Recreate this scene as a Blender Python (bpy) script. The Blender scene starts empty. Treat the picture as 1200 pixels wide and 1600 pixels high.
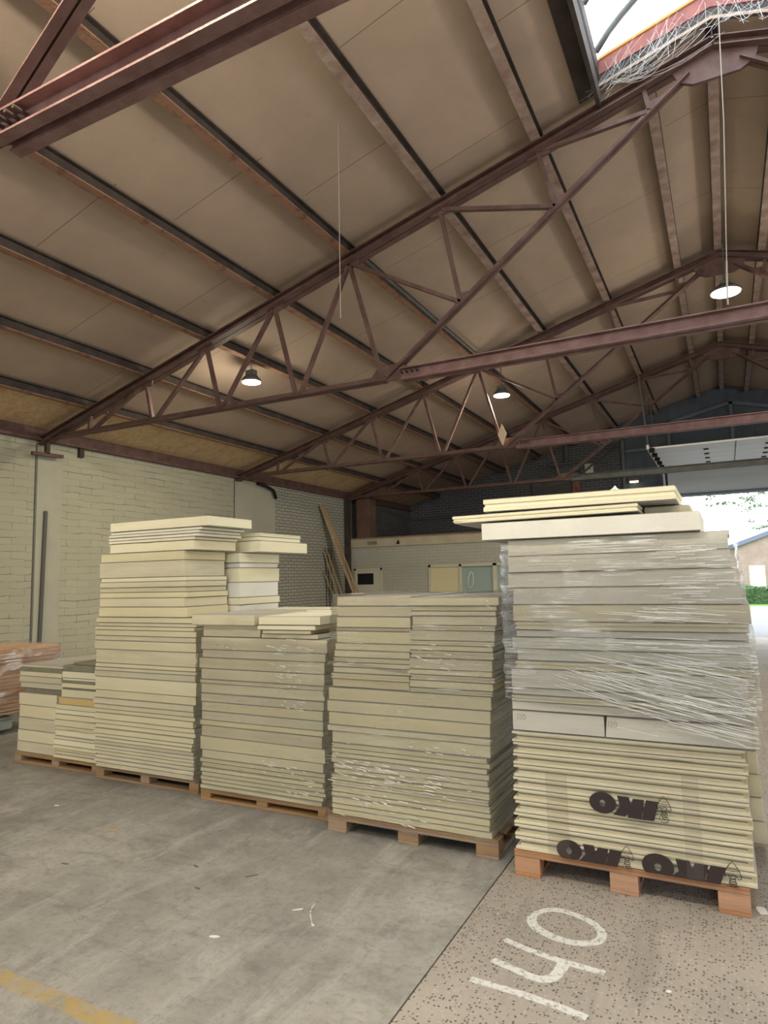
import bpy, math, random
from mathutils import Vector, Matrix
random.seed(7)
S = bpy.context.scene
COL = S.collection

# ------------------------------------------------------------------ camera
cam_d = bpy.data.cameras.new('camera'); cam = bpy.data.objects.new('camera', cam_d); COL.objects.link(cam)
cam_d.sensor_fit = 'HORIZONTAL'; cam_d.sensor_width = 36.0; cam_d.lens = 1034.79 / 1200 * 36.0
cam_d.clip_start = 0.05; cam_d.clip_end = 400
_r = Vector((0.88873753, 0.45789982, -0.02175698)); _u = Vector((0.06544041, -0.07975206, 0.99466435)); _f = Vector((-0.45372146, 0.88541932, 0.1008438))
M3 = Matrix((_r, _u, -_f)).transposed().to_4x4()
cam.matrix_world = Matrix.Translation((0, 0, 1.7)) @ M3
S.camera = cam

# ------------------------------------------------------------------ exposure, world
S.view_settings.view_transform = 'Standard'; S.view_settings.look = 'None'
S.view_settings.gamma = 1.0; S.view_settings.use_curve_mapping = False
S.view_settings.exposure = 0.0
w = bpy.data.worlds.new('overcast'); S.world = w; w.use_nodes = True
bg = w.node_tree.nodes['Background']; bg.inputs['Color'].default_value = (0.93, 0.965, 1.0, 1); bg.inputs['Strength'].default_value = 5.2

def portal(name, loc, rot, sx, sy):
    d = bpy.data.lights.new(name, 'AREA'); d.shape = 'RECTANGLE'; d.size = sx; d.size_y = sy
    d.cycles.is_portal = True
    o = bpy.data.objects.new(name, d); COL.objects.link(o); o.location = loc; o.rotation_euler = rot
    return o
portal('skylight_portal', (0.2, -2.0, 7.3), (0, 0, 0), 2.1, 16.8)
portal('gate_portal', (1.3, 19.25, 1.9), (math.radians(-90), 0, 0), 5.1, 3.8)
portal('added_side_portal', (9.5, 5.0, 1.95), (math.radians(90), 0, math.radians(90)), 6.0, 3.9)  # guides daylight through the opening added in the right wall
portal('added_rear_portal', (0.5, -10.3, 2.1), (math.radians(90), 0, 0), 8.0, 4.2)  # guides daylight through the opening added behind the camera

# ------------------------------------------------------------------ materials
def mat(name, base=(0.5, 0.5, 0.5), rough=0.7, metal=0.0, var=None, vscale=4.0, bump=0.0, bscale=40.0, objvar=0.0, spec=0.3, stretch=(1, 1, 1), thr=(0.35, 0.7)):
    m = bpy.data.materials.new(name); m.use_nodes = True; nt = m.node_tree; N = nt.nodes; L = nt.links
    p = N['Principled BSDF']; p.inputs['Roughness'].default_value = rough; p.inputs['Metallic'].default_value = metal
    p.inputs['Specular IOR Level'].default_value = spec
    p.inputs['Base Color'].default_value = (*base, 1)
    tc = N.new('ShaderNodeTexCoord'); mp = N.new('ShaderNodeMapping'); mp.inputs['Scale'].default_value = stretch
    L.new(tc.outputs['Object'], mp.inputs['Vector'])
    out = None
    if var is not None:
        n = N.new('ShaderNodeTexNoise'); n.inputs['Scale'].default_value = vscale; n.inputs['Detail'].default_value = 7; n.inputs['Roughness'].default_value = 0.62
        L.new(mp.outputs[0], n.inputs['Vector'])
        cr = N.new('ShaderNodeValToRGB'); cr.color_ramp.elements[0].position = thr[0]; cr.color_ramp.elements[1].position = thr[1]
        cr.color_ramp.elements[0].color = (*base, 1); cr.color_ramp.elements[1].color = (*var, 1)
        L.new(n.outputs['Fac'], cr.inputs['Fac']); out = cr.outputs['Color']
    if objvar:
        oi = N.new('ShaderNodeObjectInfo'); hs = N.new('ShaderNodeHueSaturation')
        mr = N.new('ShaderNodeMapRange'); mr.inputs['To Min'].default_value = 1 - objvar; mr.inputs['To Max'].default_value = 1 + objvar
        L.new(oi.outputs['Random'], mr.inputs['Value']); L.new(mr.outputs[0], hs.inputs['Value'])
        ms = N.new('ShaderNodeMath'); ms.operation = 'MULTIPLY'; ms.inputs[1].default_value = 7.31; L.new(oi.outputs['Random'], ms.inputs[0])
        mf = N.new('ShaderNodeMath'); mf.operation = 'FRACT'; L.new(ms.outputs[0], mf.inputs[0])
        m2 = N.new('ShaderNodeMapRange'); m2.inputs['To Min'].default_value = 1 - 1.8 * objvar; m2.inputs['To Max'].default_value = 1 + 1.8 * objvar
        L.new(mf.outputs[0], m2.inputs['Value']); L.new(m2.outputs[0], hs.inputs['Saturation'])
        if out is not None: L.new(out, hs.inputs['Color'])
        else: hs.inputs['Color'].default_value = (*base, 1)
        out = hs.outputs[0]
    if out is not None: L.new(out, p.inputs['Base Color'])
    if bump:
        b = N.new('ShaderNodeTexNoise'); b.inputs['Scale'].default_value = bscale; b.inputs['Detail'].default_value = 5
        L.new(mp.outputs[0], b.inputs['Vector'])
        bp = N.new('ShaderNodeBump'); bp.inputs['Strength'].default_value = bump; bp.inputs['Distance'].default_value = 0.01
        L.new(b.outputs['Fac'], bp.inputs['Height']); L.new(bp.outputs[0], p.inputs['Normal'])
    m['n'] = 1
    return m

def mixrgb(nt, a, b, fac, mode='MIX'):
    x = nt.nodes.new('ShaderNodeMix'); x.data_type = 'RGBA'; x.blend_type = mode
    for k, v in ((6, a), (7, b), (0, fac)):
        if hasattr(v, 'default_value') or hasattr(v, 'links'): nt.links.new(v, x.inputs[k])
        elif isinstance(v, tuple): x.inputs[k].default_value = (*v, 1)
        else: x.inputs[k].default_value = v
    return x.outputs[2]
def noise(nt, vec, scale, detail=6, rough=0.6, dist=0.0):
    n = nt.nodes.new('ShaderNodeTexNoise'); n.inputs['Scale'].default_value = scale; n.inputs['Detail'].default_value = detail
    n.inputs['Roughness'].default_value = rough; n.inputs['Distortion'].default_value = dist
    if vec is not None: nt.links.new(vec, n.inputs['Vector'])
    return n.outputs['Fac']
def ramp(nt, fac, stops):
    c = nt.nodes.new('ShaderNodeValToRGB'); e = c.color_ramp.elements
    while len(e) < len(stops): e.new(0.5)
    for i, (p, v) in enumerate(stops):
        e[i].position = p; e[i].color = (*v, 1) if isinstance(v, tuple) else (v, v, v, 1)
    nt.links.new(fac, c.inputs['Fac']); return c.outputs['Color']
def mathn(nt, op, a, b=None, c=None):
    n = nt.nodes.new('ShaderNodeMath'); n.operation = op
    for i, v in enumerate((a, b, c)):
        if v is None: continue
        if isinstance(v, (int, float)): n.inputs[i].default_value = v
        else: nt.links.new(v, n.inputs[i])
    return n.outputs[0]
def mapping(nt, scale=(1, 1, 1), rot=(0, 0, 0), loc=(0, 0, 0)):
    tc = nt.nodes.new('ShaderNodeTexCoord'); mp = nt.nodes.new('ShaderNodeMapping')
    mp.inputs['Scale'].default_value = scale; mp.inputs['Rotation'].default_value = rot; mp.inputs['Location'].default_value = loc
    nt.links.new(tc.outputs['Object'], mp.inputs['Vector']); return mp.outputs[0]
def newmat(name, rough=0.8, spec=0.25):
    m = bpy.data.materials.new(name); m.use_nodes = True
    p = m.node_tree.nodes['Principled BSDF']; p.inputs['Roughness'].default_value = rough; p.inputs['Specular IOR Level'].default_value = spec
    return m, m.node_tree, p
def bumpn(nt, p, h, strength, dist=0.01):
    b = nt.nodes.new('ShaderNodeBump'); b.inputs['Strength'].default_value = strength; b.inputs['Distance'].default_value = dist
    nt.links.new(h, b.inputs['Height']); nt.links.new(b.outputs[0], p.inputs['Normal'])

M = {}
M['steel'] = mat('red_oxide_steel', (0.095, 0.050, 0.044), 0.6, 0, (0.155, 0.095, 0.085), 6, 0.3, 60)
M['steel_dark'] = mat('dusty_dark_steel', (0.045, 0.035, 0.031), 0.7, 0, (0.08, 0.063, 0.056), 5, 0.2, 50)
M['tie'] = mat('faded_red_tie_steel', (0.16, 0.085, 0.08), 0.55, 0, (0.25, 0.155, 0.15), 7, 0.3, 60)
M['flange'] = mat('flaking_purlin_flange', (0.26, 0.17, 0.14), 0.8, 0, (0.46, 0.37, 0.33), 5, 0.5, 40, thr=(0.35, 0.70))
M['flange_dark'] = mat('rusty_purlin_flange', (0.30, 0.17, 0.115), 0.8, 0, (0.14, 0.075, 0.055), 9, 0.5, 40, thr=(0.5, 0.7))
M['cream'] = mat('cream_foam', (0.76, 0.695, 0.47), 0.85, 0, (0.67, 0.615, 0.42), 3.0, 0.35, 160, 0.05, stretch=(.5, .5, 5))
M['creamlight'] = mat('pale_foam', (0.84, 0.79, 0.58), 0.85, 0, (0.76, 0.71, 0.52), 3.0, 0.3, 160, 0.04, stretch=(.5, .5, 5))
M['creamgrey'] = mat('soiled_foam', (0.69, 0.635, 0.455), 0.85, 0, (0.54, 0.495, 0.365), 3.5, 0.35, 160, 0.05, thr=(.4, .8), stretch=(.6, .6, 5))
M['white'] = mat('white_foam', (0.80, 0.785, 0.70), 0.85, 0, (0.72, 0.70, 0.63), 3.0, 0.3, 160, 0.05)
M['orange'] = mat('aged_orange_foam', (0.66, 0.47, 0.20), 0.85, 0, (0.58, 0.44, 0.22), 4, 0.3, 160)
M['slab'] = mat('mossy_grey_slab', (0.20, 0.19, 0.13), 0.9, 0, (0.30, 0.28, 0.20), 8, 0.5, 90)
M['facer'] = mat('glass_fleece_facer', (0.50, 0.49, 0.45), 0.7, 0, (0.40, 0.39, 0.37), 4, 0.2, 200, 0.05)
M['facer_edge_shade'] = mat('facer_edge_shade', (0.34, 0.315, 0.25), 0.9)  # facer edge, darkened to paint the shadow lines between stacked boards
M['coldlit_foam'] = mat('coldlit_greyish_foam', (0.66, 0.635, 0.54), 0.85, 0, (0.57, 0.55, 0.48), 3.5, 0.35, 160, 0.04, thr=(.4, .8), stretch=(.6, .6, 5))  # cream foam greyed to paint in the gateway's cold light
M['facer_cream'] = mat('cream_facer', (0.74, 0.72, 0.55), 0.8, 0, (0.66, 0.64, 0.5), 4, 0.2, 200, 0.04)
M['pallet'] = mat('pallet_wood', (0.40, 0.27, 0.16), 0.8, 0, (0.26, 0.17, 0.10), 5, 0.4, 60, 0.12, stretch=(0.3, 1, 4))
M['pallet_new'] = mat('pallet_wood_fresh', (0.48, 0.26, 0.14), 0.8, 0, (0.36, 0.19, 0.10), 5, 0.4, 60, 0.08, stretch=(0.3, 1, 4))
M['plank'] = mat('raw_plank', (0.46, 0.34, 0.20), 0.8, 0, (0.33, 0.24, 0.15), 5, 0.4, 60, 0.1, stretch=(4, 4, 0.4))
M['batten'] = mat('reddish_battens', (0.68, 0.47, 0.34), 0.8, 0, (0.50, 0.32, 0.22), 6, 0.4, 60, 0.14, stretch=(4, 0.3, 4))
M['sheet'] = mat('pale_green_sheets', (0.42, 0.47, 0.43), 0.6, 0, (0.30, 0.34, 0.32), 6, 0.2, 60, 0.1)
M['cream_paint'] = mat('cream_paint', (0.62, 0.58, 0.44), 0.6, 0, (0.54, 0.51, 0.40), 3)
M['office_leaf'] = mat('office_door_leaf', (0.56, 0.54, 0.45), 0.6)
M['panelboard'] = mat('yellow_cream_panel', (0.66, 0.60, 0.38), 0.6)
M['fascia'] = mat('fascia_timber', (0.50, 0.45, 0.33), 0.8, 0, (0.40, 0.36, 0.27), 3)
M['brownbox'] = mat('brown_box_column', (0.17, 0.10, 0.07), 0.7, 0, (0.12, 0.07, 0.05), 3)
M['black'] = mat('black_plastic', (0.012, 0.012, 0.012), 0.5)
M['darkmetal'] = mat('grey_steel_strip', (0.10, 0.10, 0.095), 0.6)
M['greypipe'] = mat('grey_painted_steel', (0.13, 0.14, 0.135), 0.6, 0, (0.09, 0.09, 0.09), 4)
M['cladding'] = mat('dark_blue_cladding', (0.09, 0.115, 0.155), 0.6, 0, (0.12, 0.145, 0.185), 2)
M['girt'] = mat('blue_grey_framing', (0.16, 0.19, 0.23), 0.6)
M['door_panel'] = mat('door_panel_white', (0.78, 0.80, 0.80), 0.5, 0, (0.72, 0.75, 0.75), 3)
M['header'] = mat('blue_grey_header', (0.62, 0.70, 0.78), 0.6)
M['paint'] = None
M['whiteplastic'] = mat('white_plastic', (0.72, 0.72, 0.68), 0.4)
M['ink'] = mat('dark_print', (0.035, 0.024, 0.024), 0.5)
M['pencil'] = mat('faint_marker', (0.28, 0.27, 0.22), 0.8)
M['rope'] = mat('pale_cord', (0.40, 0.36, 0.31), 0.9)
M['card'] = mat('cream_card', (0.62, 0.50, 0.36), 0.8)
M['paper'] = mat('paper_scrap', (0.68, 0.66, 0.62), 0.8)
M['leaf_dry'] = mat('dry_leaf', (0.16, 0.11, 0.06), 0.8)
M['asphalt'] = mat('pale_paving', (0.19, 0.195, 0.205), 0.85, 0, (0.155, 0.16, 0.17), 3, 0.2, 80)
M['grass'] = mat('lawn_grass', (0.10, 0.22, 0.04), 0.9, 0, (0.14, 0.26, 0.06), 20, 0.5, 90)
M['leaf'] = mat('green_leaf', (0.05, 0.12, 0.04), 0.7, 0, (0.09, 0.18, 0.05), 5, objvar=0.1)
M['bark'] = mat('tree_bark', (0.08, 0.06, 0.045), 0.9, 0, (0.12, 0.10, 0.08), 9, 0.5, 40)
M['whitedoor'] = mat('white_door', (0.8, 0.8, 0.8), 0.5)
M['verge'] = mat('blue_verge_board', (0.11, 0.13, 0.19), 0.6)
M['signgreen'] = mat('pictogram_green', (0.08, 0.14, 0.07), 0.5)
M['signcream'] = mat('sign_cream', (0.70, 0.72, 0.56), 0.5)
M['tape'] = mat('red_kerb_timber', (0.34, 0.13, 0.11), 0.8, 0, (0.24, 0.10, 0.09), 8, 0.4, 60)
M['orangestrip'] = mat('orange_seal', (0.72, 0.30, 0.07), 0.6)

# ceiling board: brown fibre panels with fine joints across the slope
def ceiling_mat():
    m, nt, p = newmat('brown_ceiling_board', 0.85)
    v = mapping(nt)
    sx = nt.nodes.new('ShaderNodeSeparateXYZ'); nt.links.new(v, sx.inputs[0])
    bay = mathn(nt, 'FLOOR', mathn(nt, 'DIVIDE', mathn(nt, 'ADD', sx.outputs[0], 9.0), 1.09))
    off = mathn(nt, 'MULTIPLY', mathn(nt, 'FRACT', mathn(nt, 'MULTIPLY', bay, 0.618)), 1.83)
    fr = mathn(nt, 'FRACT', mathn(nt, 'DIVIDE', mathn(nt, 'ADD', sx.outputs[1], off), 1.83))
    line = mathn(nt, 'LESS_THAN', fr, 0.0042)
    c1 = ramp(nt, noise(nt, v, 0.9, 8, 0.7), [(0.3, (0.46, 0.355, 0.28)), (0.7, (0.375, 0.29, 0.228))])
    c2 = mixrgb(nt, c1, (0.28, 0.19, 0.13), ramp(nt, noise(nt, v, 2.3, 8, 0.7), [(0.62, 0.0), (0.8, 0.5)]))
    c3 = mixrgb(nt, c2, (0.17, 0.115, 0.08), line)
    nt.links.new(c3, p.inputs['Base Color'])
    bumpn(nt, p, noise(nt, v, 60, 4), 0.15)
    return m
M['ceil'] = ceiling_mat()
def osb_mat():
    m, nt, p = newmat('osb_board', 0.85)
    v = mapping(nt, (1.0, 2.5, 1.0))
    vo = nt.nodes.new('ShaderNodeTexVoronoi'); vo.inputs['Scale'].default_value = 16; nt.links.new(v, vo.inputs['Vector'])
    c = ramp(nt, vo.outputs['Color'], [(0.0, (0.52, 0.36, 0.20)), (1.0, (0.70, 0.53, 0.33))])
    c = mixrgb(nt, c, (0.30, 0.20, 0.12), ramp(nt, noise(nt, v, 3, 5), [(0.5, 0.0), (0.8, 0.6)]))
    nt.links.new(c, p.inputs['Base Color']); return m
M['osb'] = osb_mat()

def brick_mat(name, c1, c2, mortar, along='Y', bw=0.42, bh=0.1, msize=0.006, crack=0.0, bump=0.5, wob=0.012, stain=(0.5, 0.5, 0.5), stainamt=0.3):
    m, nt, p = newmat(name, 0.75)
    rot = (0, 0, 0)
    tc = nt.nodes.new('ShaderNodeTexCoord'); s = nt.nodes.new('ShaderNodeSeparateXYZ'); nt.links.new(tc.outputs['Object'], s.inputs[0])
    cb = nt.nodes.new('ShaderNodeCombineXYZ')
    nz = noise(nt, tc.outputs['Object'], 2.2, 3)
    w_ = mathn(nt, 'MULTIPLY', mathn(nt, 'SUBTRACT', nz, 0.5), wob * 4)
    nt.links.new(s.outputs[1 if along == 'Y' else 0], cb.inputs[0])
    nt.links.new(mathn(nt, 'ADD', s.outputs[2], w_), cb.inputs[1])
    b = nt.nodes.new('ShaderNodeTexBrick'); nt.links.new(cb.outputs[0], b.inputs['Vector'])
    b.inputs['Scale'].default_value = 1.0; b.inputs['Brick Width'].default_value = bw; b.inputs['Row Height'].default_value = bh
    b.inputs['Mortar Size'].default_value = msize; b.inputs['Mortar Smooth'].default_value = 0.3
    b.inputs['Color1'].default_value = (*c1, 1); b.inputs['Color2'].default_value = (*c2, 1); b.inputs['Mortar'].default_value = (*mortar, 1)
    col = b.outputs['Color']; fac = b.outputs['Fac']
    if crack:
        # only some of the joints are open and dark, the rest is painted shut
        sel = ramp(nt, noise(nt, mapping(nt, (1, 0.7, 6)), 1.9, 5, 0.75), [(0.47, 0.12), (0.58, 1.0)])
        f2 = mathn(nt, 'MULTIPLY', fac, sel)
        b.inputs['Mortar'].default_value = (*c2, 1)
        col = mixrgb(nt, b.outputs['Color'], mortar, f2)
    col = mixrgb(nt, col, stain, ramp(nt, noise(nt, tc.outputs['Object'], 0.9, 6, 0.65), [(0.45, 0.0), (0.8, stainamt)]))
    nt.links.new(col, p.inputs['Base Color'])
    inv = mathn(nt, 'SUBTRACT', 1.0, fac)
    h = mathn(nt, 'ADD', inv, mathn(nt, 'MULTIPLY', noise(nt, tc.outputs['Object'], 18, 4), 0.5))
    bumpn(nt, p, h, bump, 0.006)
    return m
M['wall_near'] = brick_mat('painted_block_wall', (0.42, 0.41, 0.315), (0.39, 0.38, 0.29), (0.12, 0.115, 0.09), 'Y', 0.44, 0.105, 0.0045, crack=1, stain=(0.33, 0.315, 0.24), wob=0.02)
M['wall_far'] = brick_mat('painted_brick_wall', (0.39, 0.385, 0.325), (0.36, 0.355, 0.30), (0.12, 0.12, 0.10), 'Y', 0.23, 0.072, 0.008, stain=(0.33, 0.33, 0.30))
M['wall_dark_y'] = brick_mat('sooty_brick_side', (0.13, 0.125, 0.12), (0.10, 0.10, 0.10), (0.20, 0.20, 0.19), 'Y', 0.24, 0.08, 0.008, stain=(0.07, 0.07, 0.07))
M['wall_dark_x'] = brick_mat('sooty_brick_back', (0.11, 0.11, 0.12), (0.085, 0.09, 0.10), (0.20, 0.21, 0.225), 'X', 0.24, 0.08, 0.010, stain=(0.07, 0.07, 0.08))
M['office_wall'] = brick_mat('office_painted_brick', (0.44, 0.44, 0.38), (0.42, 0.42, 0.36), (0.35, 0.35, 0.30), 'X', 0.23, 0.08, 0.006, stain=(0.36, 0.36, 0.31))
M['out_brick'] = brick_mat('orange_brick', (0.26, 0.17, 0.14), (0.23, 0.15, 0.12), (0.27, 0.24, 0.22), 'X', 0.24, 0.08, 0.010)
M['plaster'] = mat('smooth_painted_plaster', (0.42, 0.41, 0.33), 0.7, 0, (0.37, 0.365, 0.30), 2.5, 0.2, 40)

def floor_mat():
    m, nt, p = newmat('worn_concrete', 0.7, 0.3)
    v = mapping(nt); vs = mapping(nt, (1.0, 0.25, 1), (0, 0, 0.5)); vd = mapping(nt, (0.35, 3.0, 1), (0, 0, -0.9))
    c = ramp(nt, noise(nt, v, 1.1, 8, 0.68), [(0.30, (0.17, 0.163, 0.148)), (0.5, (0.262, 0.25, 0.228)), (0.70, (0.37, 0.355, 0.325))])
    c = mixrgb(nt, c, (0.13, 0.125, 0.115), ramp(nt, noise(nt, mapping(nt, (.6, 1.3, 1), (0, 0, -.9)), 3.0, 12, 0.78, 0.9), [(0.50, 0.0), (0.70, 0.8)]))
    c = mixrgb(nt, c, (0.40, 0.39, 0.37), ramp(nt, noise(nt, vs, 5.2, 10, 0.8, 0.5), [(0.50, 0.0), (0.66, 0.6)]))
    c = mixrgb(nt, c, (0.14, 0.135, 0.125), ramp(nt, noise(nt, mapping(nt, (1, 1, 1)), 22, 8, 0.85), [(0.50, 0.0), (0.64, 0.6)]))
    c = mixrgb(nt, c, (0.10, 0.10, 0.095), ramp(nt, noise(nt, v, 38, 3, 0.7), [(0.66, 0.0), (0.72, 0.7)]))
    for ang, sx_, sc_ in ((0.75, .12, 9.0), (1.25, .10, 13.0), (-0.35, .12, 8.0)):      # thin tyre scuffs in bundles
        k = ramp(nt, noise(nt, mapping(nt, (sx_, 1, 1), (0, 0, ang)), sc_, 5, 0.75, 0.9), [(0.62, 0.0), (0.74, 0.55)])
        c = mixrgb(nt, c, (0.10, 0.098, 0.092), k)
    # worn yellow lane line
    s = nt.nodes.new('ShaderNodeSeparateXYZ'); nt.links.new(v, s.inputs[0])
    d = mathn(nt, 'ABSOLUTE', mathn(nt, 'SUBTRACT', s.outputs[1], 1.965))
    inl = mathn(nt, 'MULTIPLY', mathn(nt, 'LESS_THAN', d, 0.045), mathn(nt, 'LESS_THAN', s.outputs[0], -2.0))
    wear = ramp(nt, noise(nt, v, 9, 8, 0.7), [(0.40, 0.1), (0.60, 0.85)])
    c = mixrgb(nt, c, (0.36, 0.25, 0.08), mathn(nt, 'MULTIPLY', inl, wear))
    nt.links.new(c, p.inputs['Base Color'])
    nt.links.new(ramp(nt, noise(nt, v, 1.6, 5), [(0.3, 0.5), (0.7, 0.85)]), p.inputs['Roughness'])
    bumpn(nt, p, noise(nt, v, 28, 7, 0.7), 0.25)
    return m
M['floor'] = floor_mat()
def agg_mat():
    m, nt, p = newmat('exposed_aggregate', 0.8, 0.25)
    v = mapping(nt)
    c = ramp(nt, noise(nt, v, 1.4, 7, 0.6), [(0.3, (0.27, 0.242, 0.212)), (0.7, (0.36, 0.325, 0.285))])
    vo = nt.nodes.new('ShaderNodeTexVoronoi'); vo.inputs['Scale'].default_value = 64; nt.links.new(v, vo.inputs['Vector'])
    peb = ramp(nt, vo.outputs['Distance'], [(0.26, 1.0), (0.42, 0.0)])
    sc_ = nt.nodes.new('ShaderNodeSeparateColor'); nt.links.new(vo.outputs['Color'], sc_.inputs[0])
    dark = mathn(nt, 'MULTIPLY', peb, mathn(nt, 'LESS_THAN', sc_.outputs[0], mathn(nt, 'MULTIPLY', noise(nt, v, 5, 4), 1.0)))
    lite = mathn(nt, 'MULTIPLY', peb, mathn(nt, 'GREATER_THAN', sc_.outputs[0], 0.72))
    c = mixrgb(nt, c, (0.075, 0.062, 0.055), mathn(nt, 'MULTIPLY', dark, 0.85))
    c = mixrgb(nt, c, (0.44, 0.38, 0.32), mathn(nt, 'MULTIPLY', lite, 0.7))
    c = mixrgb(nt, c, (0.12, 0.11, 0.10), ramp(nt, noise(nt, mapping(nt, (4, 0.4, 1)), 1.3, 5), [(0.56, 0.0), (0.75, 0.5)]))
    nt.links.new(c, p.inputs['Base Color'])
    bumpn(nt, p, mathn(nt, 'MULTIPLY', vo.outputs['Distance'], -1.0), 0.5, 0.004)
    return m
M['agg'] = agg_mat()
def spray_mat():
    m, nt, p = newmat('white_floor_paint', 0.85)
    v = mapping(nt)
    c = ramp(nt, noise(nt, v, 40, 6, 0.7), [(0.36, (0.27, 0.25, 0.22)), (0.50, (0.58, 0.58, 0.56))])
    nt.links.new(c, p.inputs['Base Color']); return m
M['spray'] = spray_mat()

def film_mat(name, seed, dens, base=0.10):
    m = bpy.data.materials.new(name); m.use_nodes = True; nt = m.node_tree; N = nt.nodes; L = nt.links
    N.remove(N['Principled BSDF']); out = N['Material Output']
    tr = N.new('ShaderNodeBsdfTransparent'); tr.inputs[0].default_value = (0.97, 0.97, 0.97, 1)
    gl = N.new('ShaderNodeBsdfGlossy'); gl.inputs['Roughness'].default_value = 0.10; gl.inputs['Color'].default_value = (1, 1, 1, 1)
    df = N.new('ShaderNodeBsdfTranslucent'); df.inputs[0].default_value = (0.9, 0.9, 0.9, 1)
    dd = N.new('ShaderNodeBsdfDiffuse'); dd.inputs[0].default_value = (0.92, 0.92, 0.90, 1)
    v = mapping(nt, (1.6, 1.6, 150), (0, math.radians(10), 0), (seed, 0, 0))
    v2 = mapping(nt, (2.6, 2.6, 5), (0, math.radians(8), 0), (seed, 3, 0))
    st = noise(nt, v, 1.6, 3, 0.6, 0.3)
    patch = ramp(nt, noise(nt, v2, 0.9, 3), [(0.52, 0.0), (0.62, 1.0)])
    streak = mathn(nt, 'MULTIPLY', ramp(nt, st, [(dens, 0.0), (dens + 0.06, 1.0)]), patch)  # whitish wrinkle streaks, highlights painted on as diffuse colour
    bp = N.new('ShaderNodeBump'); bp.inputs['Strength'].default_value = 0.9; bp.inputs['Distance'].default_value = 0.012
    wr = mathn(nt, 'ADD', noise(nt, mapping(nt, (1.5, 1.5, 30), (0, math.radians(12), 0), (seed, 1, 0)), 2.0, 4), mathn(nt, 'MULTIPLY', st, 0.7))
    L.new(wr, bp.inputs['Height']); L.new(bp.outputs[0], gl.inputs['Normal'])
    fr = N.new('ShaderNodeFresnel'); fr.inputs['IOR'].default_value = 1.45; L.new(bp.outputs[0], fr.inputs['Normal'])
    fac = mathn(nt, 'MINIMUM', mathn(nt, 'ADD', mathn(nt, 'MULTIPLY', fr.outputs[0], 0.55), base * 0.2), 0.6)
    a = N.new('ShaderNodeMixShader'); L.new(fac, a.inputs[0]); L.new(tr.outputs[0], a.inputs[1]); L.new(gl.outputs[0], a.inputs[2])
    b = N.new('ShaderNodeMixShader'); L.new(mathn(nt, 'MULTIPLY', streak, 0.8), b.inputs[0]); L.new(a.outputs[0], b.inputs[1]); L.new(dd.outputs[0], b.inputs[2])
    L.new(b.outputs[0], out.inputs[0])
    return m
M['film'] = film_mat('stretch_film', 2.0, 0.60)
M['film2'] = film_mat('stretch_film_streaky', 11.0, 0.52)
M['film3'] = film_mat('stretch_film_crumpled', 23.0, 0.58, 0.2)
m, nt, p = newmat('film_glint_fold', 0.2, 0.8); p.inputs['Base Color'].default_value = (0.97, 0.97, 0.93, 1); M['glint_fold'] = m  # bright film strands whose colour stands in for glints
def tape_mat():
    m = bpy.data.materials.new('clear_tape'); m.use_nodes = True; nt = m.node_tree; N = nt.nodes; L = nt.links
    N.remove(N['Principled BSDF']); out = N['Material Output']
    tr = N.new('ShaderNodeBsdfTransparent'); tr.inputs[0].default_value = (0.975, 0.97, 0.965, 1)
    gl = N.new('ShaderNodeBsdfGlossy'); gl.inputs['Roughness'].default_value = 0.3
    a = N.new('ShaderNodeMixShader'); a.inputs[0].default_value = 0.04
    L.new(tr.outputs[0], a.inputs[1]); L.new(gl.outputs[0], a.inputs[2]); L.new(a.outputs[0], out.inputs[0]); return m
M['cleartape'] = tape_mat()
def glaze_mat(name, col, t):
    m = bpy.data.materials.new(name); m.use_nodes = True; nt = m.node_tree; N = nt.nodes; L = nt.links
    N.remove(N['Principled BSDF']); out = N['Material Output']
    tr = N.new('ShaderNodeBsdfTransparent'); tr.inputs[0].default_value = (*col, 1)
    tl = N.new('ShaderNodeBsdfTranslucent'); tl.inputs[0].default_value = (*col, 1)
    a = N.new('ShaderNodeMixShader'); a.inputs[0].default_value = t
    L.new(tr.outputs[0], a.inputs[1]); L.new(tl.outputs[0], a.inputs[2]); L.new(a.outputs[0], out.inputs[0]); return m
M['dome'] = glaze_mat('polycarbonate', (0.93, 0.96, 0.98), 0.15)
m, nt, p = newmat('office_glass', 0.05, 0.8); p.inputs['Base Color'].default_value = (0.30, 0.40, 0.39, 1); M['glass'] = m
def emis(name, col, s):
    m, nt, p = newmat(name); p.inputs['Base Color'].default_value = (0.8, 0.8, 0.8, 1); p.inputs['Emission Color'].default_value = (*col, 1); p.inputs['Emission Strength'].default_value = s; return m
M['lamp'] = emis('lit_lamp_lens', (1.0, 0.93, 0.72), 14)
M['warmlamp'] = emis('lit_warm_lens', (1.0, 0.80, 0.50), 5)
m, nt, p = newmat('cobweb_silk', 0.9); p.inputs['Base Color'].default_value = (0.7, 0.7, 0.7, 1); M['web'] = m
def pack_mat():
    m = film_mat('pack_wrap', 5.0, 0.50); return m
M['packfilm'] = pack_mat()

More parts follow.
